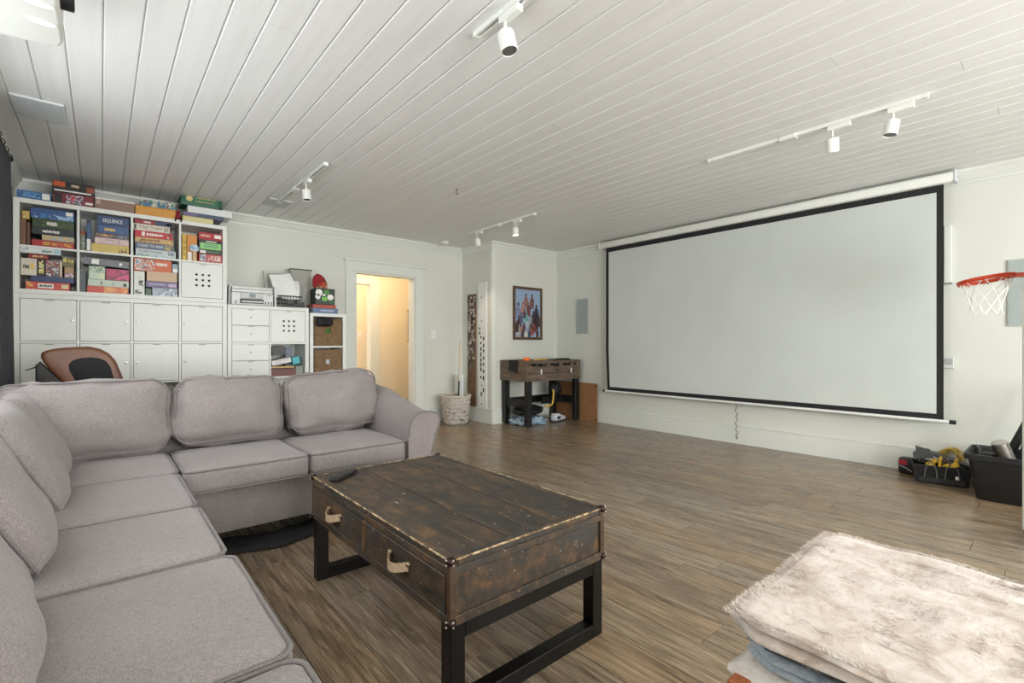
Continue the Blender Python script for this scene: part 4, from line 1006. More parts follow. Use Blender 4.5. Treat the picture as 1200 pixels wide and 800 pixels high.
# document holder: frame with loose sheets, leaning on the wall
fr_ = thing('picture_frame', 'white empty picture frame tilted behind loose sheets of paper', 'frame', (1.535, 5.585, DZT + 0.014), rot=(-0.18, -0.05, 0))
for b in ((-0.185, -0.155, 0, 0.41), (0.125, 0.155, 0, 0.41), (-0.155, 0.125, 0.38, 0.41), (-0.155, 0.125, 0, 0.03)):
    MB().box(b[0], b[1], -0.01, 0.01, b[2], b[3], bev=0.002).build('frame_bar', mat((206, 206, 198), .45), fr_, local=True)
MB().box(-0.155, 0.125, 0.003, 0.008, 0.03, 0.38).build('backing', mat((186, 184, 174), .6), fr_, local=True)
def sheet(label, x, y, z, w, h, rx, ry, rz, sd):
    t = bmesh.new(); g = [[None] * 9 for _ in range(9)]
    for i in range(9):
        for j in range(9):
            u, v = i / 8 - .5, j / 8
            g[i][j] = t.verts.new((u * w, -0.03 * math.sin(v * PI) * (0.6 + u) + 0.01 * math.sin(u * 5 + sd), v * h))
    for i in range(8):
        for j in range(8): t.faces.new((g[i][j], g[i + 1][j], g[i + 1][j + 1], g[i][j + 1]))
    thicken(t, 0.0012)
    o = MB().add(t).build('paper_sheet', mat((240, 240, 238), .6, var=.02), None, 60); o.location = (x, y, z); o.rotation_euler = (rx, ry, rz)
    tag(o, label, 'paper', 'loose papers on the drawer cabinet')
sheet('large white sheet of paper slumped over the wire basket', 1.485, 5.375, DZT + 0.118, 0.21, 0.25, -0.28, -0.20, 0, 1)
sheet('second white sheet curling down behind the wire basket', 1.53, 5.40, DZT + 0.09, 0.17, 0.22, -0.28, 0.10, 0.05, 3)
wb = thing('wire_basket', 'black wire paper basket holding loose sheets on the drawer cabinet', 'basket', (1.51, 5.36, DZT))
bx, bX, by, bY, bz = 1.395, 1.625, 5.315, 5.42, 0.115
for z in (0.004, bz * .36, bz * .68, bz):
    MB().tube([(bx, by, DZT + z), (bX, by, DZT + z), (bX, bY, DZT + z), (bx, bY, DZT + z)], 0.0032 if z < bz else 0.005, 6, closed=True).build('wire', BLACK, wb)
for k in range(9):
    x = bx + (bX - bx) * k / 8; MB().tube([(x, by, DZT + bz), (x, by, DZT + 0.004), (x, bY, DZT + 0.004), (x, bY, DZT + bz)], 0.0028, 5).build('wire', BLACK, wb)
boxo('label_plate', INKK, (1.475, 1.545, 5.308, 5.312, DZT + 0.035, DZT + 0.078), wb)
MB().prism([(bx - 0.008, DZT + 0.002), (bX + 0.01, DZT + 0.002), (bX + 0.01, DZT + 0.06), (bx + 0.06, DZT + 0.014)], 'y', 5.270, 5.305, bev=0.002).build('x', mat((26, 26, 28), .45), None)
o = bpy.data.objects['x']; o.name = 'letter_tray'; tag(based(o, (1.51, 5.29, DZT)), 'black wedge-shaped tray in front of the wire basket', 'tray')
# tapered grey bin with dark rim
wt = thing('waste_bin', 'grey tapered bin with dark rim standing behind the papers', 'bin', (1.66, 5.50, DZT))
def frust(x0, y0, w0, d0, w1, d1, z0, z1, th=0.004):
    t = bmesh.new(); R = []
    for w, d, z in ((w0, d0, z0), (w1, d1, z1), (w1 - 2 * th, d1 - 2 * th, z1), (w0 - 2 * th, d0 - 2 * th, z0 + th)):
        R.append([t.verts.new((x0 + sx * w / 2, y0 + sy * d / 2, z)) for sx, sy in ((-1, -1), (1, -1), (1, 1), (-1, 1))])
    for A, B in zip(R, R[1:]):
        for k in range(4): t.faces.new((A[k], A[(k + 1) % 4], B[(k + 1) % 4], B[k]))
    t.faces.new(R[0][::-1]); t.faces.new(R[-1]); return t
MB().add(frust(1.668, 5.525, 0.04, 0.05, 0.225, 0.085, DZT, DZT + 0.43)).build('body', mat((158, 158, 150), .5), wt)
MB().tube([(1.668 + a * 0.114, 5.525 + b * 0.044, DZT + 0.43) for a, b in ((-1, -1), (1, -1), (1, 1), (-1, 1))], 0.006, 6, closed=True).build('rim', mat((60, 58, 54), .4), wt)
# stack on the basket column
BZT = 1.4055
def bk(label, x0, x1, z0, z1, rgb, name='book', **kw): return game(label, x0, x1, z0, z1, rgb, name=name, cat=kw.pop('cat', 'book'), group=None, y=5.31, depth=kw.pop('depth', 0.2), **kw)
bk('thick blue book lying under the red one on the basket shelf', 1.712, 2.005, BZT, BZT + 0.058, (84, 110, 146), bands=[(0, .08, 0, 1, INKK), (.35, .85, .35, .7, mat((170, 176, 196), .5))], lid=False)
bk('red book lying on the blue book on the basket shelf', 1.735, 1.985, BZT + 0.059, BZT + 0.094, (176, 62, 40), bands=[(.04, .8, .3, .7, mat((190, 84, 50), .5))], lid=False)
sb = thing('ball_box', 'green and black carton printed with white hexagon patches on the books', 'box', (1.865, 5.31, BZT + 0.095))
MB().box(1.765, 1.975, 5.315, 5.49, BZT + 0.0955, BZT + 0.272, bev=0.002).build('carton', mat((34, 46, 40), .4), sb)
def hexa(cx, cz, r, m, rot=0.2):
    MB().prism([(cx + r * math.cos(rot + k * PI / 3), cz + r * math.sin(rot + k * PI / 3)) for k in range(6)], 'y', 5.3125, 5.3155).build('printed_patch', m, sb)
for cx, cz, r, m in ((1.802, BZT + .225, .040, INKW), (1.79, BZT + .18, .03, INKW), (1.885, BZT + .228, .032, mat((78, 138, 66), .4)), (1.862, BZT + .162, .034, mat((112, 186, 70), .4)), (1.925, BZT + .178, .036, INKW), (1.858, BZT + .196, .02, INKW), (1.80, BZT + .128, .022, mat((60, 66, 62), .4)), (1.94, BZT + .13, .026, mat((30, 90, 60), .4))):
    hexa(cx, cz, r, m)
pl = thing('plush_toy', 'plush toy in a red knitted hat sitting on the hexagon print carton', 'toy', (1.84, 5.38, BZT + 0.273))
MB().ball((1.85, 5.37, BZT + 0.325), 0.058, 16, (1, .9, .92)).build('head', mat((176, 96, 74), .9, var=.2), pl, 60)
MB().lathe([(0.066, 0.0), (0.068, 0.02), (0.062, 0.05), (0.04, 0.085), (0.012, 0.105), (0.0, 0.107)], (0, 0, 0), 18).xf(Matrix.Translation((1.835, 5.385, BZT + 0.335)) @ Matrix.Rotation(-0.35, 4, 'Y')).build('hat', mat((150, 38, 44), .95, var=.25, scale=80), pl, 60)
MB().tube([(1.80, 5.375, BZT + 0.40), (1.778, 5.37, BZT + 0.36), (1.772, 5.365, BZT + 0.30), (1.775, 5.36, BZT + 0.278)], [0.03, 0.028, 0.022, 0.012], 10).build('hat_tail', mat((150, 38, 44), .95, var=.25, scale=80), pl, 60)
MB().ball((1.828, 5.318, BZT + 0.318), 0.017, 12).build('nose', mat((196, 44, 40), .8), pl, 60)
for s in (1.84, 1.872): MB().ball((s, 5.322, BZT + 0.345), 0.006, 8).build('eye', BLACK, pl, 60)
for s in (1.83, 1.89): MB().ball((s, 5.345, BZT + 0.290), 0.018, 10, (1, 1.2, .9)).build('foot', mat((200, 150, 120), .9), pl, 60)
# contents of the open cube
xa, xb, za, zb = dc[1][1]
game('brown-red leather case at the bottom of the open cube', xa + 0.004, xa + 0.25, za + 0.0005, za + 0.085, (104, 44, 32), y=SY0 + 0.03, lid=False, name='leather_case', cat='case', group=None, bands=[(.0, 1, .86, 1, mat((70, 30, 24), .5))])
game('yellow-edged paperback on the brown-red leather case', xa + 0.003, xa + 0.23, za + 0.0858, za + 0.102, (206, 170, 104), y=SY0 + 0.025, lid=False, name='book', cat='book', group=None)
o = game('white paper box lying aslant in the open cube', xa + 0.018, xa + 0.205, za + 0.127, za + 0.179, (226, 222, 220), y=SY0 + 0.02, lid=False, name='paper_box', cat='box', group=None, bands=[(.2, .5, .66, .76, mat((90, 90, 100), .5)), (.55, .9, .66, .72, mat((190, 190, 195), .5)), (.1, .8, .3, .34, mat((190, 170, 180), .5))])
o.rotation_euler = (0, -0.20, 0)
o = game('black camera bag resting on the white paper box', xa + 0.026, xa + 0.155, za + 0.218, zb - 0.022, (34, 33, 34), y=SY0 + 0.05, lid=False, name='bag', cat='bag', group=None, depth=0.18)
o.rotation_euler = (0, -0.1, 0)
o = game('turquoise pouch leaning at the right of the open cube', xa + 0.225, xa + 0.298, za + 0.124, za + 0.20, (60, 176, 186), y=SY0 + 0.04, lid=False, name='pouch', cat='pouch', group=None, depth=0.1); o.rotation_euler = (0, -0.2, 0)
game('slate blue pouch standing behind the turquoise one', xa + 0.19, xa + 0.26, za + 0.10, za + 0.30, (110, 122, 140), y=SY0 + 0.19, lid=False, name='pouch', cat='pouch', group=None, depth=0.08)
game('small grey box beside the brown-red leather case', xa + 0.256, xb - 0.006, za + 0.0005, za + 0.10, (140, 148, 140), y=SY0 + 0.06, lid=False, name='small_box', cat='box', group=None, depth=0.2)

# ================================================================== PROJECTION SCREEN
SX = 5.075
def mk_screen():
    k = NT('matte_screen'); v = k.coords(); n = k.noise(v, 2.0, 2)
    k.l(k.ramp(n, [(0.3, C(202, 208, 204)), (0.7, C(207, 213, 209))]), k.b.inputs['Base Color']); k.b.inputs['Roughness'].default_value = 0.8
    return k.m
ps = thing('projection_screen', 'large pull-down white projection screen with black border on the wall', 'screen', (SX, 2.29, 0.44))
MB().prism([(SX - 0.045, 2.335), (SX - 0.055, 2.35), (SX - 0.055, 2.40), (SX - 0.04, 2.415), (SX + 0.05, 2.415), (SX + 0.05, 2.335)], 'y', 0.575, 4.05, bev=0.004).build('case', WHITE, ps, 40)
for y0, y1 in ((0.558, 0.5745), (4.0505, 4.067)):
    e = MB().box(SX - 0.058, SX + 0.055, y0, y1, 2.328, 2.42, bev=0.003).build('end_cap', mat((214, 218, 220), .4), ps)
    MB().cyl((SX, y0 - 0.001, 2.375), (SX, y1 + 0.001, 2.375), 0.008, n=12).build('bolt', mat((60, 62, 64), .4), e)
for y in (0.85, 3.8): boxo('wall_bracket', WHITE, (SX + 0.05, XR, y - 0.02, y + 0.02, 2.35, 2.40), ps)
A0, A1, Z0, Z1 = 0.640, 3.985, 0.466, 2.335; bw = 0.043; t_ = 0.0025
def warp_sheet(y0, y1, z0, z1, m, name, off=0.0, ny=24, nz=14):
    t = bmesh.new(); g = []
    for i in range(ny + 1):
        r = []
        for j in range(nz + 1):
            y = y0 + (y1 - y0) * i / ny; z = z0 + (z1 - z0) * j / nz
            edge = 0.016 * max(0, (y - 3.6) / 0.4) ** 2 * max(0, (1.1 - z)) if y > 3.6 else 0
            yy = y - 0.05 * max(0, (y - 3.7) / 0.28) * max(0, 1.0 - z) ** 1 * 0.9
            r.append(t.verts.new((SX + off + 0.004 * noise.noise(Vector((y * 1.3, z * 1.1, 3))), yy, z)))
        g.append(r)
    for i in range(ny):
        for j in range(nz): t.faces.new((g[i][j], g[i + 1][j], g[i + 1][j + 1], g[i][j + 1]))
    thicken(t, t_)
    return MB().add(t).build(name, m, ps)
warp_sheet(A0 + bw, A1 - bw, Z0 + bw, Z1 - 0.055, mk_screen(), 'screen_fabric')
BORD = mat((26, 27, 28), 0.7, var=.1)
warp_sheet(A0, A0 + bw, Z0, Z1, BORD, 'border', 0, 1); warp_sheet(A1 - bw, A1, Z0, Z1, BORD, 'border', 0, 2)
warp_sheet(A0 + bw, A1 - bw, Z0, Z0 + bw, BORD, 'border', 0, 24, 1); warp_sheet(A0 + bw, A1 - bw, Z1 - 0.055, Z1, BORD, 'border', 0, 24, 1)
br = MB().cyl((SX, 0.605, 0.452), (SX, 4.0, 0.452), 0.013, n=14).build('bottom_bar', mat((232, 234, 232), .3), ps, 40)
for y0, y1 in ((0.568, 0.606), (3.999, 4.03)): MB().cyl((SX, y0, 0.452), (SX, y1, 0.452), 0.0165, n=14).build('bar_end_cap', BLACK, br, 40)
pc = thing('pull_cord', 'knotted grey pull cord hanging below the projection screen', 'cord', (SX, 2.27, 0.075))
pts = [(SX + 0.004 * math.sin(k * 1.9), 2.272 + 0.010 * math.cos(k * 1.3), 0.437 - 0.36 * k / 26) for k in range(27)]
MB().tube(pts, 0.0035, 6).build('cord', mat((120, 122, 124), .6), pc, 60)
MB().tube([(a, b + 0.012 * math.sin(i * .5), c) for i, (a, b, c) in enumerate(pts)], 0.0030, 6).build('cord', mat((150, 152, 152), .6), pc, 60)
MB().ball((SX, 2.268, 0.085), 0.012, 10, (1, 1, 1.5)).build('pull', mat((130, 130, 130), .5), pc, 60)
MB().ball((SX, 2.272, 0.425), 0.010, 10).build('knot', mat((150, 150, 150), .6), pc, 60)

# ================================================================== ON THE SCREEN WALL AND CORNER WALLS
GRIL = mat((164, 174, 170), 0.5, var=.03)
def wall_panel(label, name, y0, y1, z0, z1, lines):
    t = thing(name, label, 'panel', (XR, (y0 + y1) / 2, z0), 'flush speaker panels')
    MB().box(XR - 0.014, XR - 0.0005, y0, y1, z0, z1, bev=0.003).build('frame', mat((176, 184, 180), .5), t)
    if lines:
        n = 9
        for k in range(n):
            a = y0 + 0.012 + (y1 - y0 - 0.024) * k / n
            boxo('slat', GRIL, (XR - 0.0165, XR - 0.012, a, a + (y1 - y0 - 0.024) / n - 0.004, z0 + 0.012, z1 - 0.012), t)
    else: boxo('grille', GRIL, (XR - 0.0165, XR - 0.012, y0 + 0.01, y1 - 0.01, z0 + 0.01, z1 - 0.01), t)
wall_panel('grey-green ribbed speaker panel on the wall left of the projection screen', 'speaker_panel', 4.38, 4.60, 1.222, 1.716, True)
wall_panel('grey-green flat speaker panel on the wall behind the basketball hoop', 'speaker_panel', 0.075, 0.296, 1.20, 1.698, False)
cd = thing('cable_cover', 'white vertical cable cover on the wall right of the projection screen', 'cable cover', (XR, 0.625, 1.555))
boxo('channel', WHITE, (XR - 0.03, XR - 0.0005, 0.604, 0.650, 1.56, 2.02), cd, bev=0.003)
boxo('end_piece', mat((150, 152, 150), .5), (XR - 0.033, XR - 0.0005, 0.600, 0.654, 1.548, 1.562), cd, bev=0.002)
ot_ = thing('outlet_box', 'small grey wall outlet box right of the projection screen', 'outlet', (XR, 0.61, 0.87))
boxo('back_box', mat((206, 208, 206), .5), (XR - 0.05, XR - 0.0005, 0.588, 0.66, 0.872, 0.958), ot_, bev=0.004)
boxo('cover', mat((170, 172, 170), .5), (XR - 0.056, XR - 0.05, 0.592, 0.655, 0.905, 0.95), ot_, bev=0.002)
def switch(name, label, x, y, z, n=1):
    t = thing(name, label, 'switch', (x, y, z - 0.06))
    MB().box(x - 0.038, x + 0.038, y - 0.006, y - 0.0003, z - 0.06, z + 0.06, bev=0.002).build('plate', mat((240, 242, 240), .35), t)
    MB().box(x - 0.017, x + 0.017, y - 0.011, y - 0.005, z - 0.033, z + 0.033, bev=0.002).build('rocker', WHITE, t)
switch('light_switch', 'white light switch on the wall right of the doorway', 3.478, YB, 1.205)
switch('light_switch', 'white light switch inside the hallway', 3.49, 8.2, 1.24)
# framed poster
pfx0, pfx1, pfz0, pfz1 = 4.312, 4.868, 1.132, 1.878
pf = thing('framed_poster', 'brown framed crowded figure poster above the foosball table', 'poster', ((pfx0 + pfx1) / 2, YCH, pfz0))
WF = mat((92, 70, 48), 0.5, var=.2, scale=60); fw_ = 0.038
for b in ((pfx0, pfx0 + fw_, pfz0, pfz1), (pfx1 - fw_, pfx1, pfz0, pfz1), (pfx0 + fw_, pfx1 - fw_, pfz0, pfz0 + fw_), (pfx0 + fw_, pfx1 - fw_, pfz1 - fw_, pfz1)):
    MB().box(b[0], b[1], YCH - 0.026, YCH - 0.001, b[2], b[3], bev=0.004).build('frame_bar', WF, pf)
boxo('print', mat((150, 172, 200), .4), (pfx0 + fw_, pfx1 - fw_, YCH - 0.014, YCH - 0.002, pfz0 + fw_, pfz1 - fw_), pf)
rg = random.Random(11)
pcx = (pfx0 + pfx1) / 2; yq = YCH - 0.0142; FW = pfx1 - pfx0 - 2 * fw_; FH = pfz1 - pfz0 - 2 * fw_
pk = [0]
def pfig(u, v, h, body, head, lean=0):
    pk[0] += 1; e = pk[0] * 0.00009
    x = pfx0 + fw_ + u * FW; z = pfz0 + fw_ + v * FH; hh = h * FH; w = hh * 0.36
    B = MB(); B.prism([(x - w * .45, z), (x + w * .45, z), (x + w * .6, z + hh * .55), (x + w * .25 + lean, z + hh * .8), (x - w * .25 + lean, z + hh * .8), (x - w * .6, z + hh * .5)], 'y', yq - e - 0.00006, yq + 0.001)
    o = B.build('printed_figure', mat(body, .45, var=.45, scale=45), pf)
    pts = [(x + lean + w * .22 * math.cos(a * PI / 5), z + hh * .9 + w * .28 * math.sin(a * PI / 5)) for a in range(10)]
    MB().prism(pts, 'y', yq - e - 0.0001, yq + 0.001).build('printed_head', mat(head, .45), o)
for a in ((.42, .62, .30, (150, 110, 104), (60, 44, 40)), (.66, .60, .31, (120, 84, 80), (50, 36, 34)), (.30, .46, .28, (176, 128, 120), (150, 100, 84)), (.52, .44, .30, (110, 70, 70), (130, 86, 70)), (.12, .38, .34, (130, 140, 170), (40, 32, 34)), (.84, .36, .34, (60, 56, 74), (44, 40, 44)), (.42, .30, .26, (110, 170, 170), (190, 205, 205)), (.72, .28, .28, (70, 48, 48), (60, 40, 38)), (.16, .18, .28, (70, 44, 50), (80, 56, 50)), (.84, .16, .34, (50, 34, 36), (36, 30, 32)), (.56, .14, .22, (150, 146, 140), (150, 110, 90)), (.34, .12, .20, (96, 60, 62), (120, 90, 76)), (.68, .04, .24, (160, 90, 74), (150, 110, 90)), (.14, .02, .24, (170, 166, 160), (190, 184, 176)), (.42, .0, .16, (214, 196, 170), (190, 100, 60)), (.88, .0, .2, (84, 60, 56), (90, 70, 60)), (.24, .28, .24, (90, 96, 120), (60, 48, 44)), (.60, .26, .22, (150, 160, 176), (130, 96, 80)), (.28, .0, .2, (60, 50, 56), (140, 110, 96)), (.56, .0, .18, (60, 70, 84), (120, 90, 76)), (.76, .10, .22, (120, 60, 52), (80, 56, 48)), (.06, .10, .24, (56, 44, 50), (90, 66, 58)), (.94, .22, .26, (70, 60, 66), (56, 46, 44)), (.48, .20, .18, (190, 196, 190), (110, 80, 66)), (.22, .08, .18, (150, 120, 112), (60, 46, 42)), (.64, .16, .17, (84, 50, 50), (170, 130, 110)), (.36, .40, .2, (90, 70, 84), (70, 50, 46))):
    pfig(*a)

# photo growth board, ruler, wicker bin
gb = thing('photo_board', 'tall narrow wooden board covered with small photos in the corner', 'board', (XCH, 5.45, 0.185))
MB().box(XCH - 0.022, XCH - 0.001, 5.356, 5.545, 0.205, 1.768, bev=0.003).build('plank', mat((112, 84, 62), .6, var=.2, scale=20), gb)
rg = random.Random(5); PC = [mat(c, .5) for c in ((40, 36, 36), (170, 160, 150), (90, 76, 68), (204, 196, 186), (60, 60, 66), (128, 110, 96), (24, 22, 24))]
z = 1.735
while z > 0.80:
    y = 5.535
    while y > 5.385:
        w = rg.uniform(0.022, 0.04); h = rg.uniform(0.028, 0.045)
        boxo('photo', rg.choice(PC), (XCH - 0.0245, XCH - 0.021, y - w, y - 0.003, z - h, z - 0.002), gb); y -= w
    z -= 0.042
for zz in (0.62, 0.54, 0.34): boxo('photo', PC[0], (XCH - 0.0245, XCH - 0.021, 5.47, 5.50, zz, zz + 0.03), gb)
gr = thing('growth_chart', 'white growth chart board with black height marks beside the photo board', 'board', (XCH, 5.2, 0.2))
MB().box(XCH - 0.018, XCH - 0.001, 5.108, 5.300, 0.201, 1.91, bev=0.003).build('panel', mat((232, 234, 232), .45), gr)
for yy, zz, h in ((5.275, 1.27, .03), (5.275, 1.20, .045), (5.245, 1.15, .03), (5.245, 1.07, .03), (5.245, .98, .05), (5.245, .90, .06), (5.245, .83, .05), (5.245, .76, .06), (5.245, .70, .05), (5.245, .60, .035), (5.185, 1.12, .05), (5.185, 1.03, .04), (5.185, .96, .04), (5.185, .86, .04), (5.185, .78, .035), (5.185, .68, .045), (5.185, .58, .055), (5.185, .42, .05), (5.235, .36, .06)):
    boxo('height_mark', INKK, (XCH - 0.0195, XCH - 0.017, yy - 0.028, yy, zz, zz + h), gr)
for zz in (1.70, 1.38, .50, .25): boxo('height_mark', mat((170, 172, 170), .5), (XCH - 0.0195, XCH - 0.017, 5.19, 5.24, zz, zz + .014), gr)
def mk_wicker():
    k = NT('whitewashed_wicker'); v = k.coords(scale=(1, 1, 2.2)); n = k.noise(v, 14, 4, .65, 1.5)
    k.l(k.ramp(n, [(0.36, C(84, 76, 68)), (0.44, C(186, 180, 170)), (0.6, C(214, 208, 198))]), k.b.inputs['Base Color']); k.b.inputs['Roughness'].default_value = .8; k.bump(n, .7, .008); return k.m
WK = mk_wicker(); bx_, by_ = 3.655, 5.42
bn = thing('wicker_basket', 'round whitewashed wicker basket standing in the corner beside the doorway', 'basket', (bx_, by_, 0))
MB().lathe([(0.0, 0.004), (0.155, 0.0), (0.165, 0.01), (0.205, 0.37), (0.195, 0.37), (0.155, 0.02), (0.0, 0.02)], (bx_, by_, 0), 32).build('body', WK, bn, 50)
MB().tube([(bx_ + 0.2 * math.cos(a * PI / 16), by_ + 0.2 * math.sin(a * PI / 16), 0.372) for a in range(32)], 0.014, 8, closed=True).build('rim', mat((206, 198, 184), .8, var=.15), bn, 60)
for k in range(7):
    zz = 0.04 + k * 0.05; r = 0.166 + zz * 0.108
    MB().tube([(bx_ + r * math.cos(a * PI / 16), by_ + r * math.sin(a * PI / 16), zz + 0.006 * math.sin(a * 1.7 + k)) for a in range(32)], 0.007, 5, closed=True).build('strand', mat((200, 193, 182), .8, var=.25, scale=40), bn, 60)
MB().tube([(bx_ + 0.02, by_ - 0.05, 0.03), (bx_ + 0.03, by_ - 0.04, 0.52)], 0.012, 10).tube([(bx_ + 0.03, by_ - 0.04, 0.5), (bx_ + 0.055, by_ + 0.0, 1.05)], 0.010, 10).build('x', mat((40, 40, 42), .4), None, 60)
o = bpy.data.objects['x']; o.name = 'broom_handle'; bpy.data.objects.remove(o)
bh = thing('wooden_stick', 'pale wooden stick with black grip leaning out of the wicker basket', 'stick', (bx_ + 0.02, by_ - 0.05, 0.03))
MB().tube([(bx_ + 0.0, by_ - 0.06, 0.03), (bx_ + 0.02, by_ - 0.05, 0.58)], 0.010, 10).build('grip', BLACK, bh, 60)
MB().tube([(bx_ + 0.02, by_ - 0.05, 0.575), (bx_ + 0.055, by_ - 0.03, 1.12)], [0.011, 0.012], 10).build('shaft', mat((206, 196, 176), .5), bh, 60)
o = MB().lathe([(0.0, 0.0), (0.035, 0.0), (0.045, 0.5), (0.048, 0.62), (0.044, 0.62), (0.03, 0.02)], (bx_ + 0.10, by_ + 0.02, 0.03), 16).build('paper_roll', mat((214, 220, 222), .5), None, 50)
tag(based(o, (bx_ + 0.10, by_ + 0.02, 0.03)), 'white paper roll standing in the wicker basket', 'paper roll')

# ================================================================== FOOSBALL TABLE
FX0, FX1, FY0, FY1, FZ0, FZ1 = 4.078, 5.10, 4.45, 4.975, 0.592, 0.858
def mk_fwood():
    k = NT('grey_oak_laminate'); v = k.coords(scale=(1, 1, 9)); n = k.noise(v, 5, 5, .6, .6); n2 = k.noise(k.coords(scale=(2, 2, 30)), 8, 3)
    c = k.ramp(n, [(0.3, C(74, 62, 52)), (0.5, C(108, 92, 78)), (0.7, C(132, 114, 98))]); c = k.mix(.5, c, k.ramp(n2, [(.3, C(170, 160, 150)), (.7, C(255, 255, 255))]), 'MULTIPLY')
    k.l(c, k.b.inputs['Base Color']); k.b.inputs['Roughness'].default_value = .45; return k.m
FWD = mk_fwood(); BLK = mat((18, 18, 19), .42, var=.1)
ft = thing('foosball_table', 'grey-brown foosball table on black legs under the framed poster', 'table', ((FX0 + FX1) / 2, (FY0 + FY1) / 2, 0))
th = 0.03
for z0, z1 in ((FZ0, FZ0 + 0.098), (FZ0 + 0.101, FZ1)):
    boxo('side_board', FWD, (FX0, FX1, FY0, FY0 + th, z0, z1), ft, bev=.002); boxo('side_board', FWD, (FX0, FX1, FY1 - th, FY1, z0, z1), ft, bev=.002)
    boxo('end_board', FWD, (FX0 + 0.001, FX0 + th, FY0 + th, FY1 - th, z0, z1), ft, bev=.002); boxo('end_board', FWD, (FX1 - th, FX1 - 0.001, FY0 + th, FY1 - th, z0, z1), ft, bev=.002)
boxo('playfield', mat((60, 120, 70), .5), (FX0 + th, FX1 - th, FY0 + th, FY1 - th, FZ0 + 0.05, FZ0 + 0.06), ft)
for x in (FX0 + 0.02, FX1 - 0.10):
    for y in (FY0 + 0.01, FY1 - 0.075): boxo('leg', BLK, (x, x + 0.082, y, y + 0.065, 0.02, FZ0), ft, bev=.003); MB().cyl((x + .041, y + .032, 0), (x + .041, y + .032, 0.021), 0.022, n=12).build('foot', BLK, ft)
for x in (FX0 + 0.04, FX1 - 0.08): boxo('stretcher', BLK, (x, x + 0.03, FY0 + 0.075, FY1 - 0.075, 0.25, 0.345), ft, bev=.002)
for y in (FY1 - 0.055,): boxo('stretcher', BLK, (FX0 + 0.102, FX1 - 0.10, y, y + 0.03, 0.25, 0.345), ft, bev=.002)
boxo('stretcher', BLK, (FX1 - 0.50, FX1 - 0.10, FY0 + 0.25, FY0 + 0.28, 0.25, 0.345), ft, bev=.002)
for k in range(8):
    x = FX0 + 0.10 + k * 0.115; front = k in (0, 1, 3, 5)
    r = MB().cyl((x, FY0 - (0.06 if front else 0.03), FZ1 - 0.055), (x, FY1 - 0.02, FZ1 - 0.055), 0.007, n=10).build('rod', STEEL, ft, 60)
    if front: MB().cyl((x, FY0 - 0.07, FZ1 - 0.055), (x, FY0 - 0.012, FZ1 - 0.055), 0.017, 0.014, n=12).build('handle', BLK, r, 50)
    MB().cyl((x, FY0 - 0.008, FZ1 - 0.055), (x, FY0 + 0.001, FZ1 - 0.055), 0.02, n=12).build('bushing', BLK, r, 50)
    for q in range(3):
        yy = FY0 + 0.12 + q * 0.13
        MB().box(x - 0.009, x + 0.009, yy - 0.012, yy + 0.012, FZ1 - 0.12, FZ1 - 0.03, bev=.003).build('player', mat((170, 40, 40) if k % 2 else (40, 60, 130), .5), r)
for x in (FX0 + 0.25, FX1 - 0.20): MB().box(x - 0.010, x + 0.010, FY0 - 0.012, FY0 + 0.001, FZ0 + 0.085, FZ0 + 0.155, bev=.003).build('latch', mat((225, 225, 222), .3), ft)
MB().cyl((FX0 + 0.54, FY0 - 0.004, FZ0 + 0.13), (FX0 + 0.54, FY0 + 0.001, FZ0 + 0.13), 0.017, n=14).build('ball_return', BLK, ft); MB().cyl((FX0 + 0.54, FY0 - 0.02, FZ0 + 0.20), (FX0 + 0.54, FY0 + 0.001, FZ0 + 0.20), 0.022, n=14).build('ball_cup', BLK, ft)
for x in (FX0 + 0.04, FX1 - 0.04):
    for zz in (FZ0 + 0.03, FZ0 + 0.10): MB().cyl((x, FY0 - 0.003, zz), (x, FY0 + 0.001, zz), 0.009, n=10).build('screw_cap', BLK, ft)
o = MB().prism([(4.70, FZ1 + .002), (4.53 + .0, FZ1 + .002), (4.545, FZ0 + 0.11), (4.72, FZ0 + .13)], 'x', FX0 - 0.016, FX0 - 0.004, bev=.002).build('cloth_cover', mat((30, 30, 31), .75, var=.2), None)
o.data.transform(Matrix.Translation((0, 0.08, 0)))
tag(based(o, (FX0 - 0.01, 4.70, FZ0 + 0.11)), 'black cloth hanging over the left end of the foosball table', 'cloth')
o = MB().lathe([(0.0, 0.0), (0.045, 0.002), (0.052, 0.018), (0.045, 0.034), (0.02, 0.042), (0.0, 0.043)], (0, 0, 0), 20).build('rubber_disc', mat((232, 106, 28), .5), None, 60); o.location = (FX0 + 0.032, FY0 + 0.04, FZ1 + 0.0005); o.scale = (1, .72, 1)
tag(o, 'bright orange rubber disc on the front corner of the foosball table', 'disc')
o = MB().tube([(FX0 + 0.16, FY0 + 0.03, FZ1 + 0.012), (FX0 + 0.42, FY0 + 0.06, FZ1 + 0.012)], [0.012, 0.009], 10).build('bat', mat((206, 160, 80), .5), None, 60)
tag(based(o, (FX0 + .3, FY0 + .045, FZ1)), 'yellow wooden bat lying along the foosball table rail', 'bat')
o = MB().box(FX0 + 0.62, FX0 + 0.80, FY0 - 0.005, FY0 + 0.10, FZ1 + 0.0005, FZ1 + 0.022, bev=.006, seg=2).build('tray', BLK, None, 40)
tag(based(o, (FX0 + .71, FY0 + .05, FZ1)), 'flat black tray on the rail of the foosball table', 'tray')
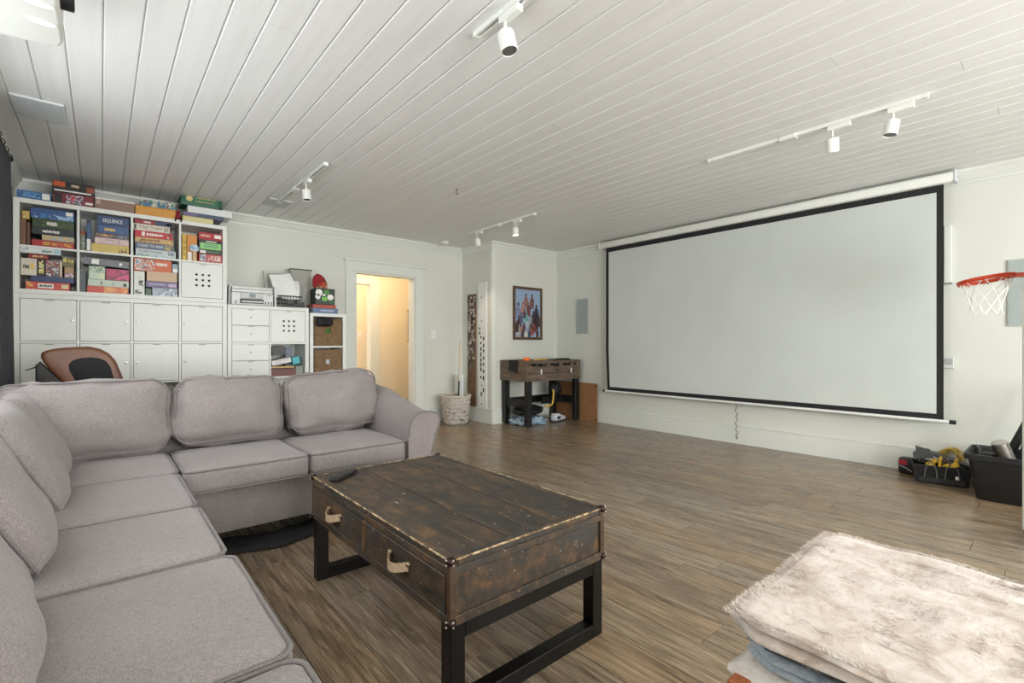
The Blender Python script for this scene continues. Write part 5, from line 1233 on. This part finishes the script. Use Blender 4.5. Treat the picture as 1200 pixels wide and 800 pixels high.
# things under the table
def heap(name, label, cat, m, cx, cy, sx, sy, h, seed, z0=0.0, rough=0.35):
    t = bmesh.new(); bmesh.ops.create_icosphere(t, subdivisions=4, radius=1)
    for v in t.verts:
        n = noise.noise(Vector((v.co.x * 1.8 + seed, v.co.y * 1.8, v.co.z * 1.8))) * rough + noise.noise(Vector((v.co.x * 4.5 + seed, v.co.y * 4.5, v.co.z * 4.5))) * rough * .45
        v.co *= 1 + n; v.co = Vector((cx + v.co.x * sx, cy + v.co.y * sy, z0 + max(0.0015, (v.co.z * .62 + .42) * h)))
    return tag(based(MB().add(t).build(name, m, None, 180), (cx, cy, z0)), label, cat)
heap('clothes_bundle', 'pale blue crumpled clothes bundle on the floor under the foosball table', 'clothes', printed([(150, 180, 200), (110, 150, 180), (196, 210, 216), (90, 110, 130)], 50, .8), 4.36, 4.72, 0.24, 0.19, 0.11, 2)
heap('sports_bag', 'black sports bag on top of the blue clothes under the foosball table', 'bag', mat((22, 22, 22), .6, var=.3), 4.36, 4.74, 0.24, 0.14, 0.12, 5, 0.128, .22)
heap('helmet_bag', 'black bag hanging below the right end of the foosball table', 'bag', mat((16, 16, 18), .6), 4.80, 4.66, 0.10, 0.08, 0.19, 9, 0.36, .12)
sh = thing('sneaker', 'white and navy sneaker lying under the foosball table', 'shoe', (4.83, 4.62, 0), rot=(0, 0, 0.2))
MB().prism([(-0.13, 0.022), (0.12, 0.022), (0.14, 0.045), (0.10, 0.07), (0.02, 0.09), (-0.04, 0.115), (-0.12, 0.12), (-0.14, 0.07)], 'y', -0.045, 0.045, bev=.012).build('upper', mat((206, 208, 212), .6), sh, 50, local=True)
MB().prism([(-0.14, 0.0), (0.13, 0.0), (0.145, 0.012), (0.14, 0.022), (-0.145, 0.022)], 'y', -0.048, 0.048, bev=.003).build('sole', mat((60, 60, 70), .7), sh, local=True)
MB().box(-0.10, -0.02, -0.05, 0.05, 0.04, 0.08, bev=.004).build('stripe', mat((44, 50, 84), .6), sh, local=True)
hs = MB().tube([(4.50, 4.56, 0.24), (4.60, 4.565, 0.235), (4.66, 4.57, 0.26), (4.68, 4.575, 0.33), (4.685, 4.575, 0.42), (4.675, 4.575, 0.455)], 0.012, 10).build('hose', mat((214, 170, 62), .5), None, 60)
tag(based(hs, (4.6, 4.57, 0.22)), 'yellow bent hose resting on the bag under the foosball table', 'hose')
# cardboard panels leaning on the screen wall
CARD = mat((150, 108, 70), .8, var=.12, scale=8)
for i, (lab, y0, y1, h, x) in enumerate((('brown hardboard panel with corner holes leaning by the projection screen', 4.17, 4.95, 0.53, 5.122),)):
    t = thing('hardboard_panel', lab, 'panel', (x, (y0 + y1) / 2, 0), rot=(0, 0.07, 0))
    MB().prism([(y0 - (y0 + y1) / 2, 0), (y1 - (y0 + y1) / 2, 0), (y1 - (y0 + y1) / 2, h), (y0 - (y0 + y1) / 2 + 0.035, h)], 'x', -0.006, 0.006).build('board', CARD, t, local=True)
    for yy, zz in ((y0 - (y0 + y1) / 2 + 0.06, h - 0.035), (y0 - (y0 + y1) / 2 + 0.035, 0.035)): MB().cyl((-0.0075, yy, zz), (0.002, yy, zz), 0.014, n=12).build('hole_grommet', INKK, t, local=True)

# ================================================================== TOOL BAG, CORD, BIN
YEL = mat((226, 186, 60), .5)
tb = thing('tool_bag', 'open black tool bag with yellow tools on the floor below the screen', 'tool bag', (4.915, 0.64, 0), rot=(0, 0, math.radians(12)))
tb.scale = (0.90, 0.84, 1.0)
def tbp(b, name, m, **kw): return b.build(name, m, tb, kw.get('smooth'), local=True)
t = frust(0, 0, 0.20, 0.36, 0.24, 0.40, 0.0, 0.135, 0.008); tbp(MB().add(t), 'body', mat((26, 26, 28), .7, var=.2))
tbp(MB().tube([(a * 0.12, b * 0.20, 0.136) for a, b in ((-1, -1), (1, -1), (1, 1), (-1, 1))], 0.007, 6, closed=True), 'rim', BLACK)
tbp(MB().prism([(-0.19, 0.135), (0.17, 0.235), (0.165, 0.25), (-0.19, 0.152)], 'x', -0.02, 0.13, bev=.004), 'lid_flap', mat((66, 68, 68), .6))
tbp(MB().prism([(0.05, 0.20), (0.19, 0.175), (0.20, 0.225), (0.15, 0.27), (0.08, 0.265)], 'x', -0.12, -0.10, bev=.006), 'end_flap', mat((64, 66, 66), .6))
tbp(MB().box(-0.119, -0.107, -0.16, 0.16, 0.012, 0.05, bev=.003), 'pocket', mat((34, 34, 36), .6))
for a, b_, c_, w, l, r in ((-0.05, 0.10, 0.13, .03, .08, .9), (-0.07, -0.01, 0.13, .03, .12, 1.2), (-0.06, -0.07, 0.10, .022, .12, .3), (-0.09, 0.02, 0.09, .02, .14, .1)):
    q = MB().box(-w / 2, w / 2, -w / 2, w / 2, 0, l, bev=.004).xf(Matrix.Translation((a, b_, c_)) @ Matrix.Rotation(r, 4, 'X') @ Matrix.Rotation(-.4, 4, 'Y')); tbp(q, 'tool_handle', YEL)
for a, b_, r in ((-0.06, 0.04, .7), (-0.08, -0.10, -.6), (-0.02, 0.0, .2)):
    q = MB().cyl((0, 0, 0), (0, 0, 0.14), 0.007, n=8).xf(Matrix.Translation((a, b_, 0.10)) @ Matrix.Rotation(r, 4, 'X') @ Matrix.Rotation(-.3, 4, 'Y')); tbp(q, 'tool_shaft', STEEL)
for b0, b1 in ((-0.12, -0.02), (0.03, 0.12)): tbp(MB().tube([(-0.125, b0, 0.05), (-0.128, b0 + .01, 0.12), (-0.10, (b0 + b1) / 2, 0.175), (-0.128, b1 - .01, 0.12), (-0.125, b1, 0.05)], .006, 6), 'strap', mat((90, 92, 92), .6))
for a, b_, c_ in ((-0.02, 0.12, .15), (0.02, -0.12, .14), (-0.07, -0.13, .13), (-0.03, -0.02, .17)): tbp(MB().ball((a, b_, c_), .028, 10, (1, 1.3, .8)), 'tool_grip', mat((30, 30, 32), .5))
for a, b_, c_ in ((-0.09, 0.07, .14), (-0.085, -0.05, .15), (-0.04, 0.045, .165)): tbp(MB().ball((a, b_, c_), .02, 10, (1, 1.6, .8)), 'tool_grip', YEL)
tbp(MB().box(-0.1225, -0.119, -0.12, -0.09, 0.055, 0.08), 'label_patch', INKW)
dr_ = thing('drill_case', 'small black case with red end beside the tool bag', 'case', (5.04, 0.865, 0))
MB().box(5.00, 5.10, 0.815, 0.915, 0.0, 0.13, bev=.02, seg=2).build('body', BLACK, dr_, 40)
MB().box(4.996, 5.004, 0.855, 0.91, 0.075, 0.115, bev=.003).build('red_panel', mat((170, 34, 44), .5), dr_)
MB().tube([(4.982, 0.82, 0.03), (4.974, 0.86, 0.06), (4.982, 0.90, 0.07)], .006, 6).build('strap', mat((150, 150, 150), .6), dr_)
wbx = MB().box(5.04, 5.14, 0.42, 0.478, 0.0, 0.155, bev=.003).build('white_box', mat((226, 226, 226), .5), None); tag(based(wbx, (5.04, .48, 0)), 'white carton standing between tool bag and black bin', 'box')
cl = thing('rope_coil', 'tangled yellow cord coil behind the open tool bag', 'cord', (5.06, 0.585, 0))
rg = random.Random(4); pts = []
for k in range(120):
    a = k * 0.42; r = 0.055 + 0.02 * math.sin(k * .37)
    pts.append((5.105 + 0.025 * math.sin(k * .19) + 0.012 * math.sin(a), 0.60 + r * math.cos(a), 0.17 + 0.06 * math.sin(a) + 0.015 * math.sin(k * .23)))
MB().tube(pts, 0.0055, 6).build('cord', mat((200, 170, 84), .6), cl, 60)
MB().box(5.075, 5.155, 0.51, 0.70, 0, 0.11, bev=.01).build('spool', BLACK, cl)
# black storage bin
bb = thing('storage_bin', 'black plastic storage bin full of gear at the right wall', 'bin', (4.75, 0.14, 0))
def rframe(sx, sy, r, z): return rrect(sx, sy, r, z, 4)
def loft(loops, caps=True):
    t = bmesh.new(); R = [[t.verts.new(p) for p in l] for l in loops]
    for A, B in zip(R, R[1:]):
        n = len(A)
        for k in range(n): t.faces.new((A[k], A[(k + 1) % n], B[(k + 1) % n], B[k]))
    if caps: t.faces.new(R[0][::-1]); t.faces.new(R[-1])
    bmesh.ops.remove_doubles(t, verts=t.verts[:], dist=1e-5)
    return t
MB().add(loft([rframe(.185, .27, .03, 0), rframe(.19, .278, .035, .006), rframe(.218, .318, .035, .295), rframe(.214, .314, .035, .295), rframe(.186, .274, .03, .012)]), Matrix.Translation((4.755, 0.135, 0))).build('tub', mat((24, 25, 26), .42, var=.08), bb, 45)
MB().add(loft([rframe(.219, .319, .036, .272), rframe(.236, .335, .04, .276), rframe(.238, .337, .04, .312), rframe(.226, .326, .036, .314), rframe(.2195, .3195, .036, .296), rframe(.219, .319, .036, .272)], False)).xf(Matrix.Translation((4.755, 0.135, 0))).build('rim', mat((28, 29, 30), .38), bb, 45)
o = thing('metal_flask', 'grey metal cylinder leaning out of the black storage bin', 'flask', (4.66, 0.19, 0.06), rot=(-0.30, -0.22, 0))
MB().lathe([(0.0, 0), (0.042, 0.0), (0.045, 0.35), (0.043, 0.362)], (0, 0, 0), 24).build('body', mat((120, 116, 110), .35, .8, var=.1), o, 40, local=True)
MB().lathe([(0.043, 0.362), (0.046, 0.37), (0.04, 0.374), (0.0, 0.372)], (0, 0, 0), 24).build('lid', mat((196, 192, 184), .3, .6), o, 40, local=True)
o = MB().cyl((4.91, 0.36, 0.03), (4.93, 0.085, 0.78), 0.026, n=14).build('black_tube', BLACK, None, 50); tag(based(o, (4.91, .36, .03)), 'long black tube slanting out of the storage bin', 'tube')
heap('camera_bag', 'dark gear bag bulging above the rim of the storage bin', 'bag', mat((22, 22, 24), .55), 4.80, 0.16, 0.06, 0.06, 0.40, 3, 0.03, .1)
MB().box(4.60, 4.68, 0.32, 0.39, 0.05, 0.318, bev=.01).build('x', BLACK, None); o = bpy.data.objects['x']; o.name = 'battery_pack'; tag(based(o, (4.65, .34, .05)), 'small black battery pack in the front corner of the storage bin', 'battery')

# ================================================================== BASKETBALL HOOP (right edge)
HXc, HY0, HZ = 3.95, 0.305, 1.445
hp = thing('basketball_hoop', 'indoor basketball hoop with orange rim and white net on a white pole', 'hoop', (HXc, 0.12, 0))
R = 0.118
HY0 = 0.312
MB().tube([(HXc + R * math.cos(a * PI / 16), HY0 + R * math.sin(a * PI / 16), HZ + 0.018 * math.sin(-a * PI / 16)) for a in range(32)], 0.0115, 8, closed=True).build('rim', mat((214, 70, 34), .4), hp, 60)
MB().prism([(HXc - 0.05, 0.147), (HXc + 0.05, 0.147), (HXc + 0.03, HY0 - R + 0.01), (HXc - 0.03, HY0 - R + 0.01)], 'z', HZ + 0.0, HZ + 0.022, bev=.002).build('bracket', mat((220, 96, 66), .4), hp)
NETM = mat((232, 232, 226), .7); nl = 8
def netp(k, j):  # k around, j ring
    rr = (R, .098, .078, .066, .072)[j]; z = HZ - (0, .055, .11, .165, .21)[j]; a = 2 * PI * (k + (0.5 if j % 2 else 0)) / nl
    return (HXc + rr * math.cos(a), HY0 + rr * math.sin(a), z + (0.018 * math.sin(-a) if j == 0 else 0))
for s in (1, -1):
    for k in range(nl):
        pts = []; q = k
        for j in range(5):
            pts.append(netp(q, j))
            if s > 0: q = q if j % 2 == 0 else q + 1
            else: q = q - 1 if j % 2 == 0 else q
        MB().tube(pts, 0.0028, 5).build('net_strand', NETM, hp)
for k in range(nl):
    p = netp(k, 0); MB().tube([(p[0], p[1], p[2]), (p[0], p[1], p[2] - 0.018)], .005, 6).build('net_hook', mat((206, 70, 36), .4), hp)
bbd = MB().box(HXc - 0.30, HXc + 0.30, 0.130, 0.146, 1.40, 1.80, bev=.004).build('backboard', mat((236, 238, 240), .25), hp)
MB().cyl((HXc, 0.149, 0.02), (HXc, 0.149, 1.40), 0.017, n=16).build('pole', WHITE, hp, 50)
MB().box(HXc - 0.28, HXc + 0.28, -0.35, 0.135, 0, 0.03, bev=.01).build('base', BLACK, hp)
MB().cyl((HXc - 0.36, 0.113, 0.0), (HXc - 0.36, 0.113, 1.16), 0.0125, n=12).build('x', WHITE, None, 50)
bpy.data.objects.remove(bpy.data.objects['x'])

# ================================================================== CEILING FITTINGS
LIT = emit((255, 226, 190), 14); LENS = mat((90, 90, 88), .2)
def track(label, x, y0, y1, heads, feed=None):
    t = thing('track_light', label, 'track light', (x, (y0 + y1) / 2, ZC), 'white ceiling track lights')
    W = 0.017
    b = MB().box(x - W, x - W + 0.011, y0, y1, ZC - 0.022, ZC - 0.0005).box(x + W - 0.011, x + W, y0, y1, ZC - 0.022, ZC - 0.0005).box(x - W + 0.011, x + W - 0.011, y0, y1, ZC - 0.008, ZC - 0.0005)
    bmesh.ops.remove_doubles(b.bm, verts=b.bm.verts[:], dist=.0001)
    tr = b.build('track', WHITE, t)
    boxo('conductor', mat((60, 64, 62), .4), (x - W + 0.011, x + W - 0.011, y0 + 0.01, y1 - 0.01, ZC - 0.011, ZC - 0.008), tr)
    for y in (y0, y1): boxo('end_cap', WHITE, (x - W - 0.001, x + W + 0.001, y - 0.004, y + 0.010, ZC - 0.0235, ZC - 0.0005), tr)
    if feed: MB().box(x - 0.028, x + 0.028, feed - 0.05, feed + 0.05, ZC - 0.030, ZC - 0.002, bev=.003).build('power_feed', WHITE, t)
    for y, dx, dy, lit in heads:
        h = MB().box(x - 0.017, x + 0.017, y - 0.075, y + 0.045, ZC - 0.052, ZC - 0.0225, bev=.003).build('lamp_head', WHITE, t)
        MB().cyl((x, y + 0.02, ZC - 0.052), (x, y + 0.02, ZC - 0.095), 0.006, n=10).build('stem', WHITE, h, 50)
        d = Vector((dx, dy, -1)).normalized(); p = Vector((x, y + 0.02, ZC - 0.088)); q = p + d * 0.096
        M = Matrix.Translation(p) @ d.to_track_quat('Z', 'Y').to_matrix().to_4x4()
        MB().lathe([(0.008, 0.0), (0.020, 0.005), (0.034, 0.010), (0.0355, 0.016), (0.0355, 0.090), (0.033, 0.092), (0.031, 0.084), (0.0, 0.084)], (0, 0, 0), 24).xf(M).build('can', WHITE, h, 40)
        MB().lathe([(0.0295, 0.0845), (0.0295, 0.0885), (0.0, 0.0885)], (0, 0, 0), 20).xf(M).build('lens', LIT if lit else LENS, h)
        if lit:
            sd = bpy.data.lights.new('spot_bulb', 'SPOT'); sd.energy = 9; sd.color = (1, .82, .62); sd.spot_size = 1.1; sd.spot_blend = .6; sd.shadow_soft_size = .025
            so = bpy.data.objects.new('spot_bulb', sd); COL.objects.link(so); so.location = q + d * 0.004; so.rotation_euler = (-d).to_track_quat('Z', 'Y').to_euler()
track('white track light nearest the camera with one spot head', 1.262, 0.70, 1.70, [(1.49, 0.10, -0.20, False)])
track('white track light between game shelf and doorway', 1.292, 3.66, 4.93, [(4.10, 0.05, -0.10, False)], 4.42)
track('white track light in front of the boxed-out corner with two spot heads', 3.44, 3.63, 4.78, [(4.62, 0.35, 0.25, True), (3.92, 0.10, 0.05, True)], 4.25)
track('white track light in front of the projection screen with two spot heads', 3.44, 0.50, 1.735, [(0.93, 0.35, 0.10, True), (0.63, -0.10, 0.15, False)], 1.20)
def hatch(label, x0, x1, y0, y1):
    t = thing('ceiling_panel', label, 'panel', ((x0 + x1) / 2, (y0 + y1) / 2, ZC), 'flush ceiling speaker panels')
    MB().box(x0, x1, y0, y1, ZC - 0.012, ZC - 0.0005, bev=.002).build('frame', mat((206, 210, 210), .5), t)
    boxo('grille', mat((196, 201, 202), .55), (x0 + 0.008, x1 - 0.008, y0 + 0.008, y1 - 0.008, ZC - 0.0135, ZC - 0.01), t)
hatch('grey flush speaker panel on the ceiling above the curtain', -0.382, -0.160, 3.76, 4.07)
hatch('pale flush speaker panel on the ceiling beside the far track light', 1.20, 1.40, 4.86, 5.12)
sm = thing('smoke_detector', 'round white smoke detector on the ceiling near the corner', 'smoke detector', (3.50, 5.44, ZC))
MB().lathe([(0.0, -0.045), (0.035, -0.043), (0.052, -0.03), (0.056, -0.012), (0.062, -0.010), (0.062, -0.0005), (0, -0.0005)], (3.5, 5.44, ZC), 28).build('housing', WHITE, sm, 40)
MB().cyl((3.485, 5.415, ZC - 0.046), (3.485, 5.415, ZC - 0.030), 0.008, n=10).build('indicator', mat((70, 70, 70), .4), sm)
hk = thing('ceiling_hook', 'small dark metal hook screwed into the middle of the ceiling', 'hook', (2.39, 3.53, ZC))
MB().cyl((2.39, 3.53, ZC - 0.004), (2.39, 3.53, ZC - 0.0005), 0.014, n=12).build('plate', STEEL, hk)
MB().tube([(2.39, 3.53, ZC - 0.004), (2.39, 3.53, ZC - 0.022), (2.402, 3.53, ZC - 0.034), (2.39, 3.53, ZC - 0.046), (2.378, 3.53, ZC - 0.038)], 0.0035, 6).build('hook', mat((60, 60, 60), .4, .6), hk, 60)
# projector hanging by the left wall, lens towards the screen
pj = thing('projector', 'white ceiling projector with black lens hanging near the window wall', 'projector', (-0.30, 2.30, ZC))
PJ0, PJ1 = 2.185, 2.325
pl_ = []
for u, v in ((-0.43, 2.08), (-0.13, 2.08), (-0.107, 2.12), (-0.105, 2.44), (-0.115, 2.485), (-0.20, 2.515), (-0.32, 2.53), (-0.40, 2.525), (-0.43, 2.50)): pl_.append((u, v))
body = MB().prism(pl_, 'z', PJ0, PJ1, bev=.012, seg=3).build('body', mat((208, 209, 202), .4, var=.02), pj, 40)
MB().cyl((-0.108, 2.275, 2.272), (-0.070, 2.275, 2.272), 0.045, 0.042, n=24).build('lens_barrel', BLACK, pj, 40)
MB().cyl((-0.0705, 2.275, 2.272), (-0.0685, 2.275, 2.272), 0.034, n=24).build('lens_glass', mat((20, 24, 34), .05), pj)
for yy in (2.21, 2.33): MB().ball((-0.155, yy, PJ0 - 0.002), 0.045, 18, (.9, .42, .10)).build('foot_pad', mat((236, 236, 232), .4), body, 60)
MB().box(-0.36, -0.34, 2.25, 2.29, PJ0 - 0.003, PJ0 + 0.01, bev=.003).build('vent', mat((150, 154, 150), .5), body)
MB().cyl((-0.31, 2.30, PJ1 - 0.005), (-0.31, 2.30, ZC - 0.012), 0.022, n=16).build('mount_pole', WHITE, pj, 50); MB().cyl((-0.31, 2.30, ZC - 0.012), (-0.31, 2.30, ZC - 0.0005), 0.07, n=24).build('mount_plate', WHITE, pj, 50)

# ================================================================== CURTAIN
def curtain(label, y0, y1, seed):
    t = bmesh.new(); n, m_ = 72, 20; g = []
    for i in range(n + 1):
        r = []
        for j in range(m_ + 1):
            u = i / n; v = j / m_; z = 2.285 - v * 2.26
            amp = 0.028 + 0.014 * v
            x = XL + 0.075 + amp * math.sin(u * PI * 12 + 0.4 * math.sin(v * 3 + seed)) + 0.012 * noise.noise(Vector((u * 4, v * 2, seed)))
            y = y0 + (y1 - y0) * u + 0.02 * v * noise.noise(Vector((u * 3, v * 3, seed + 4)))
            r.append(t.verts.new((max(x, XL + 0.008), y, z)))
        g.append(r)
    for i in range(n):
        for j in range(m_): t.faces.new((g[i][j], g[i + 1][j], g[i + 1][j + 1], g[i][j + 1]))
    thicken(t, .0025)
    c = thing('curtain', label, 'curtain', (XL + 0.08, (y0 + y1) / 2, 0))
    MB().cyl((XL + 0.085, 0.9, 2.305), (XL + 0.085, 4.60, 2.305), 0.011, n=14).build('rod', BLACK, c, 50)
    for y in (0.9, 4.62): MB().ball((XL + 0.085, y, 2.305), 0.022, 12).build('finial', BLACK, c, 60)
    for y in (1.0, 4.55): MB().box(XL + 0.0005, XL + 0.085, y - 0.008, y + 0.008, 2.285, 2.297, bev=.002).build('bracket', BLACK, c)
    MB().add(t).build('panel', mat((66, 68, 72), .9, var=.12, scale=120, bump=.3), c, 180)
    for k in range(6):
        y = y0 + (y1 - y0) * (k + .5) / 6
        MB().tube([(XL + 0.085 + 0.022 * math.cos(a * PI / 8), y, 2.301 + 0.022 * math.sin(a * PI / 8)) for a in range(16)], 0.003, 6, closed=True).build('ring', BLACK, c, 60)
curtain('dark grey curtain on a black rod gathered beside the game shelf', 3.72, 4.62, 1.0)

# ================================================================== MASSAGE CHAIR behind the sofa
BRN = mat((104, 66, 44), .45, var=.15, scale=14, name='brown_leather')
ch = thing('massage_chair', 'brown leather massage chair with black mesh panel behind the sofa', 'chair', (-0.08, 4.15, 0))
YM = 4.12
def P2(px, py): return at_Y(px, py, YM)
def smooth_poly(pts, it=2):
    for _ in range(it):
        q = []
        for i in range(len(pts)):
            a, b = pts[i], pts[(i + 1) % len(pts)]
            q += [(a[0] * .75 + b[0] * .25, a[1] * .75 + b[1] * .25), (a[0] * .25 + b[0] * .75, a[1] * .25 + b[1] * .75)]
        pts = q
    return pts
outl = smooth_poly([P2(40, 417), P2(62, 407), P2(128, 405.5), P2(148, 450), P2(165, 510), P2(115, 515), P2(88, 462)])
MB().prism(outl, 'y', YM, YM + 0.10, bev=.022, seg=3).build('backrest', BRN, ch, 50)
pan = smooth_poly([P2(74, 421), P2(126, 417), P2(135, 450), P2(150, 500), P2(118, 505), P2(92, 452)])
MB().prism(pan, 'y', YM - 0.006, YM + 0.01, bev=.004, seg=2).build('mesh_panel', mat((16, 16, 18), .8, var=.2, scale=200), ch, 50)
side = [P2(41, 428), P2(46, 424), P2(78, 452), P2(78, 470), P2(41, 470)]
MB().prism(side, 'y', YM + 0.012, YM + 0.09, bev=.006).build('side_bolster', mat((30, 26, 24), .6), ch, 50)
a_, b_ = P2(29, 434.5), P2(48, 428)
MB().tube([(a_[0], YM + 0.03, a_[1]), (b_[0], YM + 0.05, b_[1])], [.003, .006], 6).build('lever', mat((70, 68, 66), .5), ch)
MB().add(pillow(0.27, 0.27, 0.09, 0.06, (0, 0, .02), 10), Matrix.Translation((0.02, 4.42, 0.38))).build('seat', BRN, ch, 180)
for s in (-0.27, 0.31): MB().box(s - 0.045, s + 0.045, 4.22, 4.70, 0.03, 0.52, bev=.03, seg=3).build('arm', BRN, ch, 50)
MB().box(-0.22, 0.26, 4.20, 4.68, 0.0, 0.30, bev=.02, seg=2).build('base', mat((30, 28, 27), .6), ch, 50)
MB().box(-0.05, 0.16, YM + 0.02, YM + 0.09, 0.25, 0.62, bev=.01).build('back_support', mat((30, 28, 27), .6), ch)

# ================================================================== HALL RACK
hr = thing('wall_rack', 'slim peg rack on the hallway wall', 'rack', (3.80, YH, 1.12))
RK = mat((120, 96, 62), .5)
for x in (3.80,): MB().cyl((x, YH - 0.02, 1.12), (x, YH - 0.02, 1.62), 0.007, n=8).build('rail', RK, hr, 50)
for zz in (1.12, 1.62): MB().cyl((3.80, YH - 0.02, zz), (3.80, YH - 0.0005, zz), 0.012, n=10).build('wall_mount', RK, hr, 50)
for k in range(7): MB().cyl((3.80, YH - 0.022, 1.19 + k * .06), (3.835, YH - 0.06, 1.19 + k * .06), 0.006, n=8).build('peg', mat((90, 66, 40), .5), hr, 50)
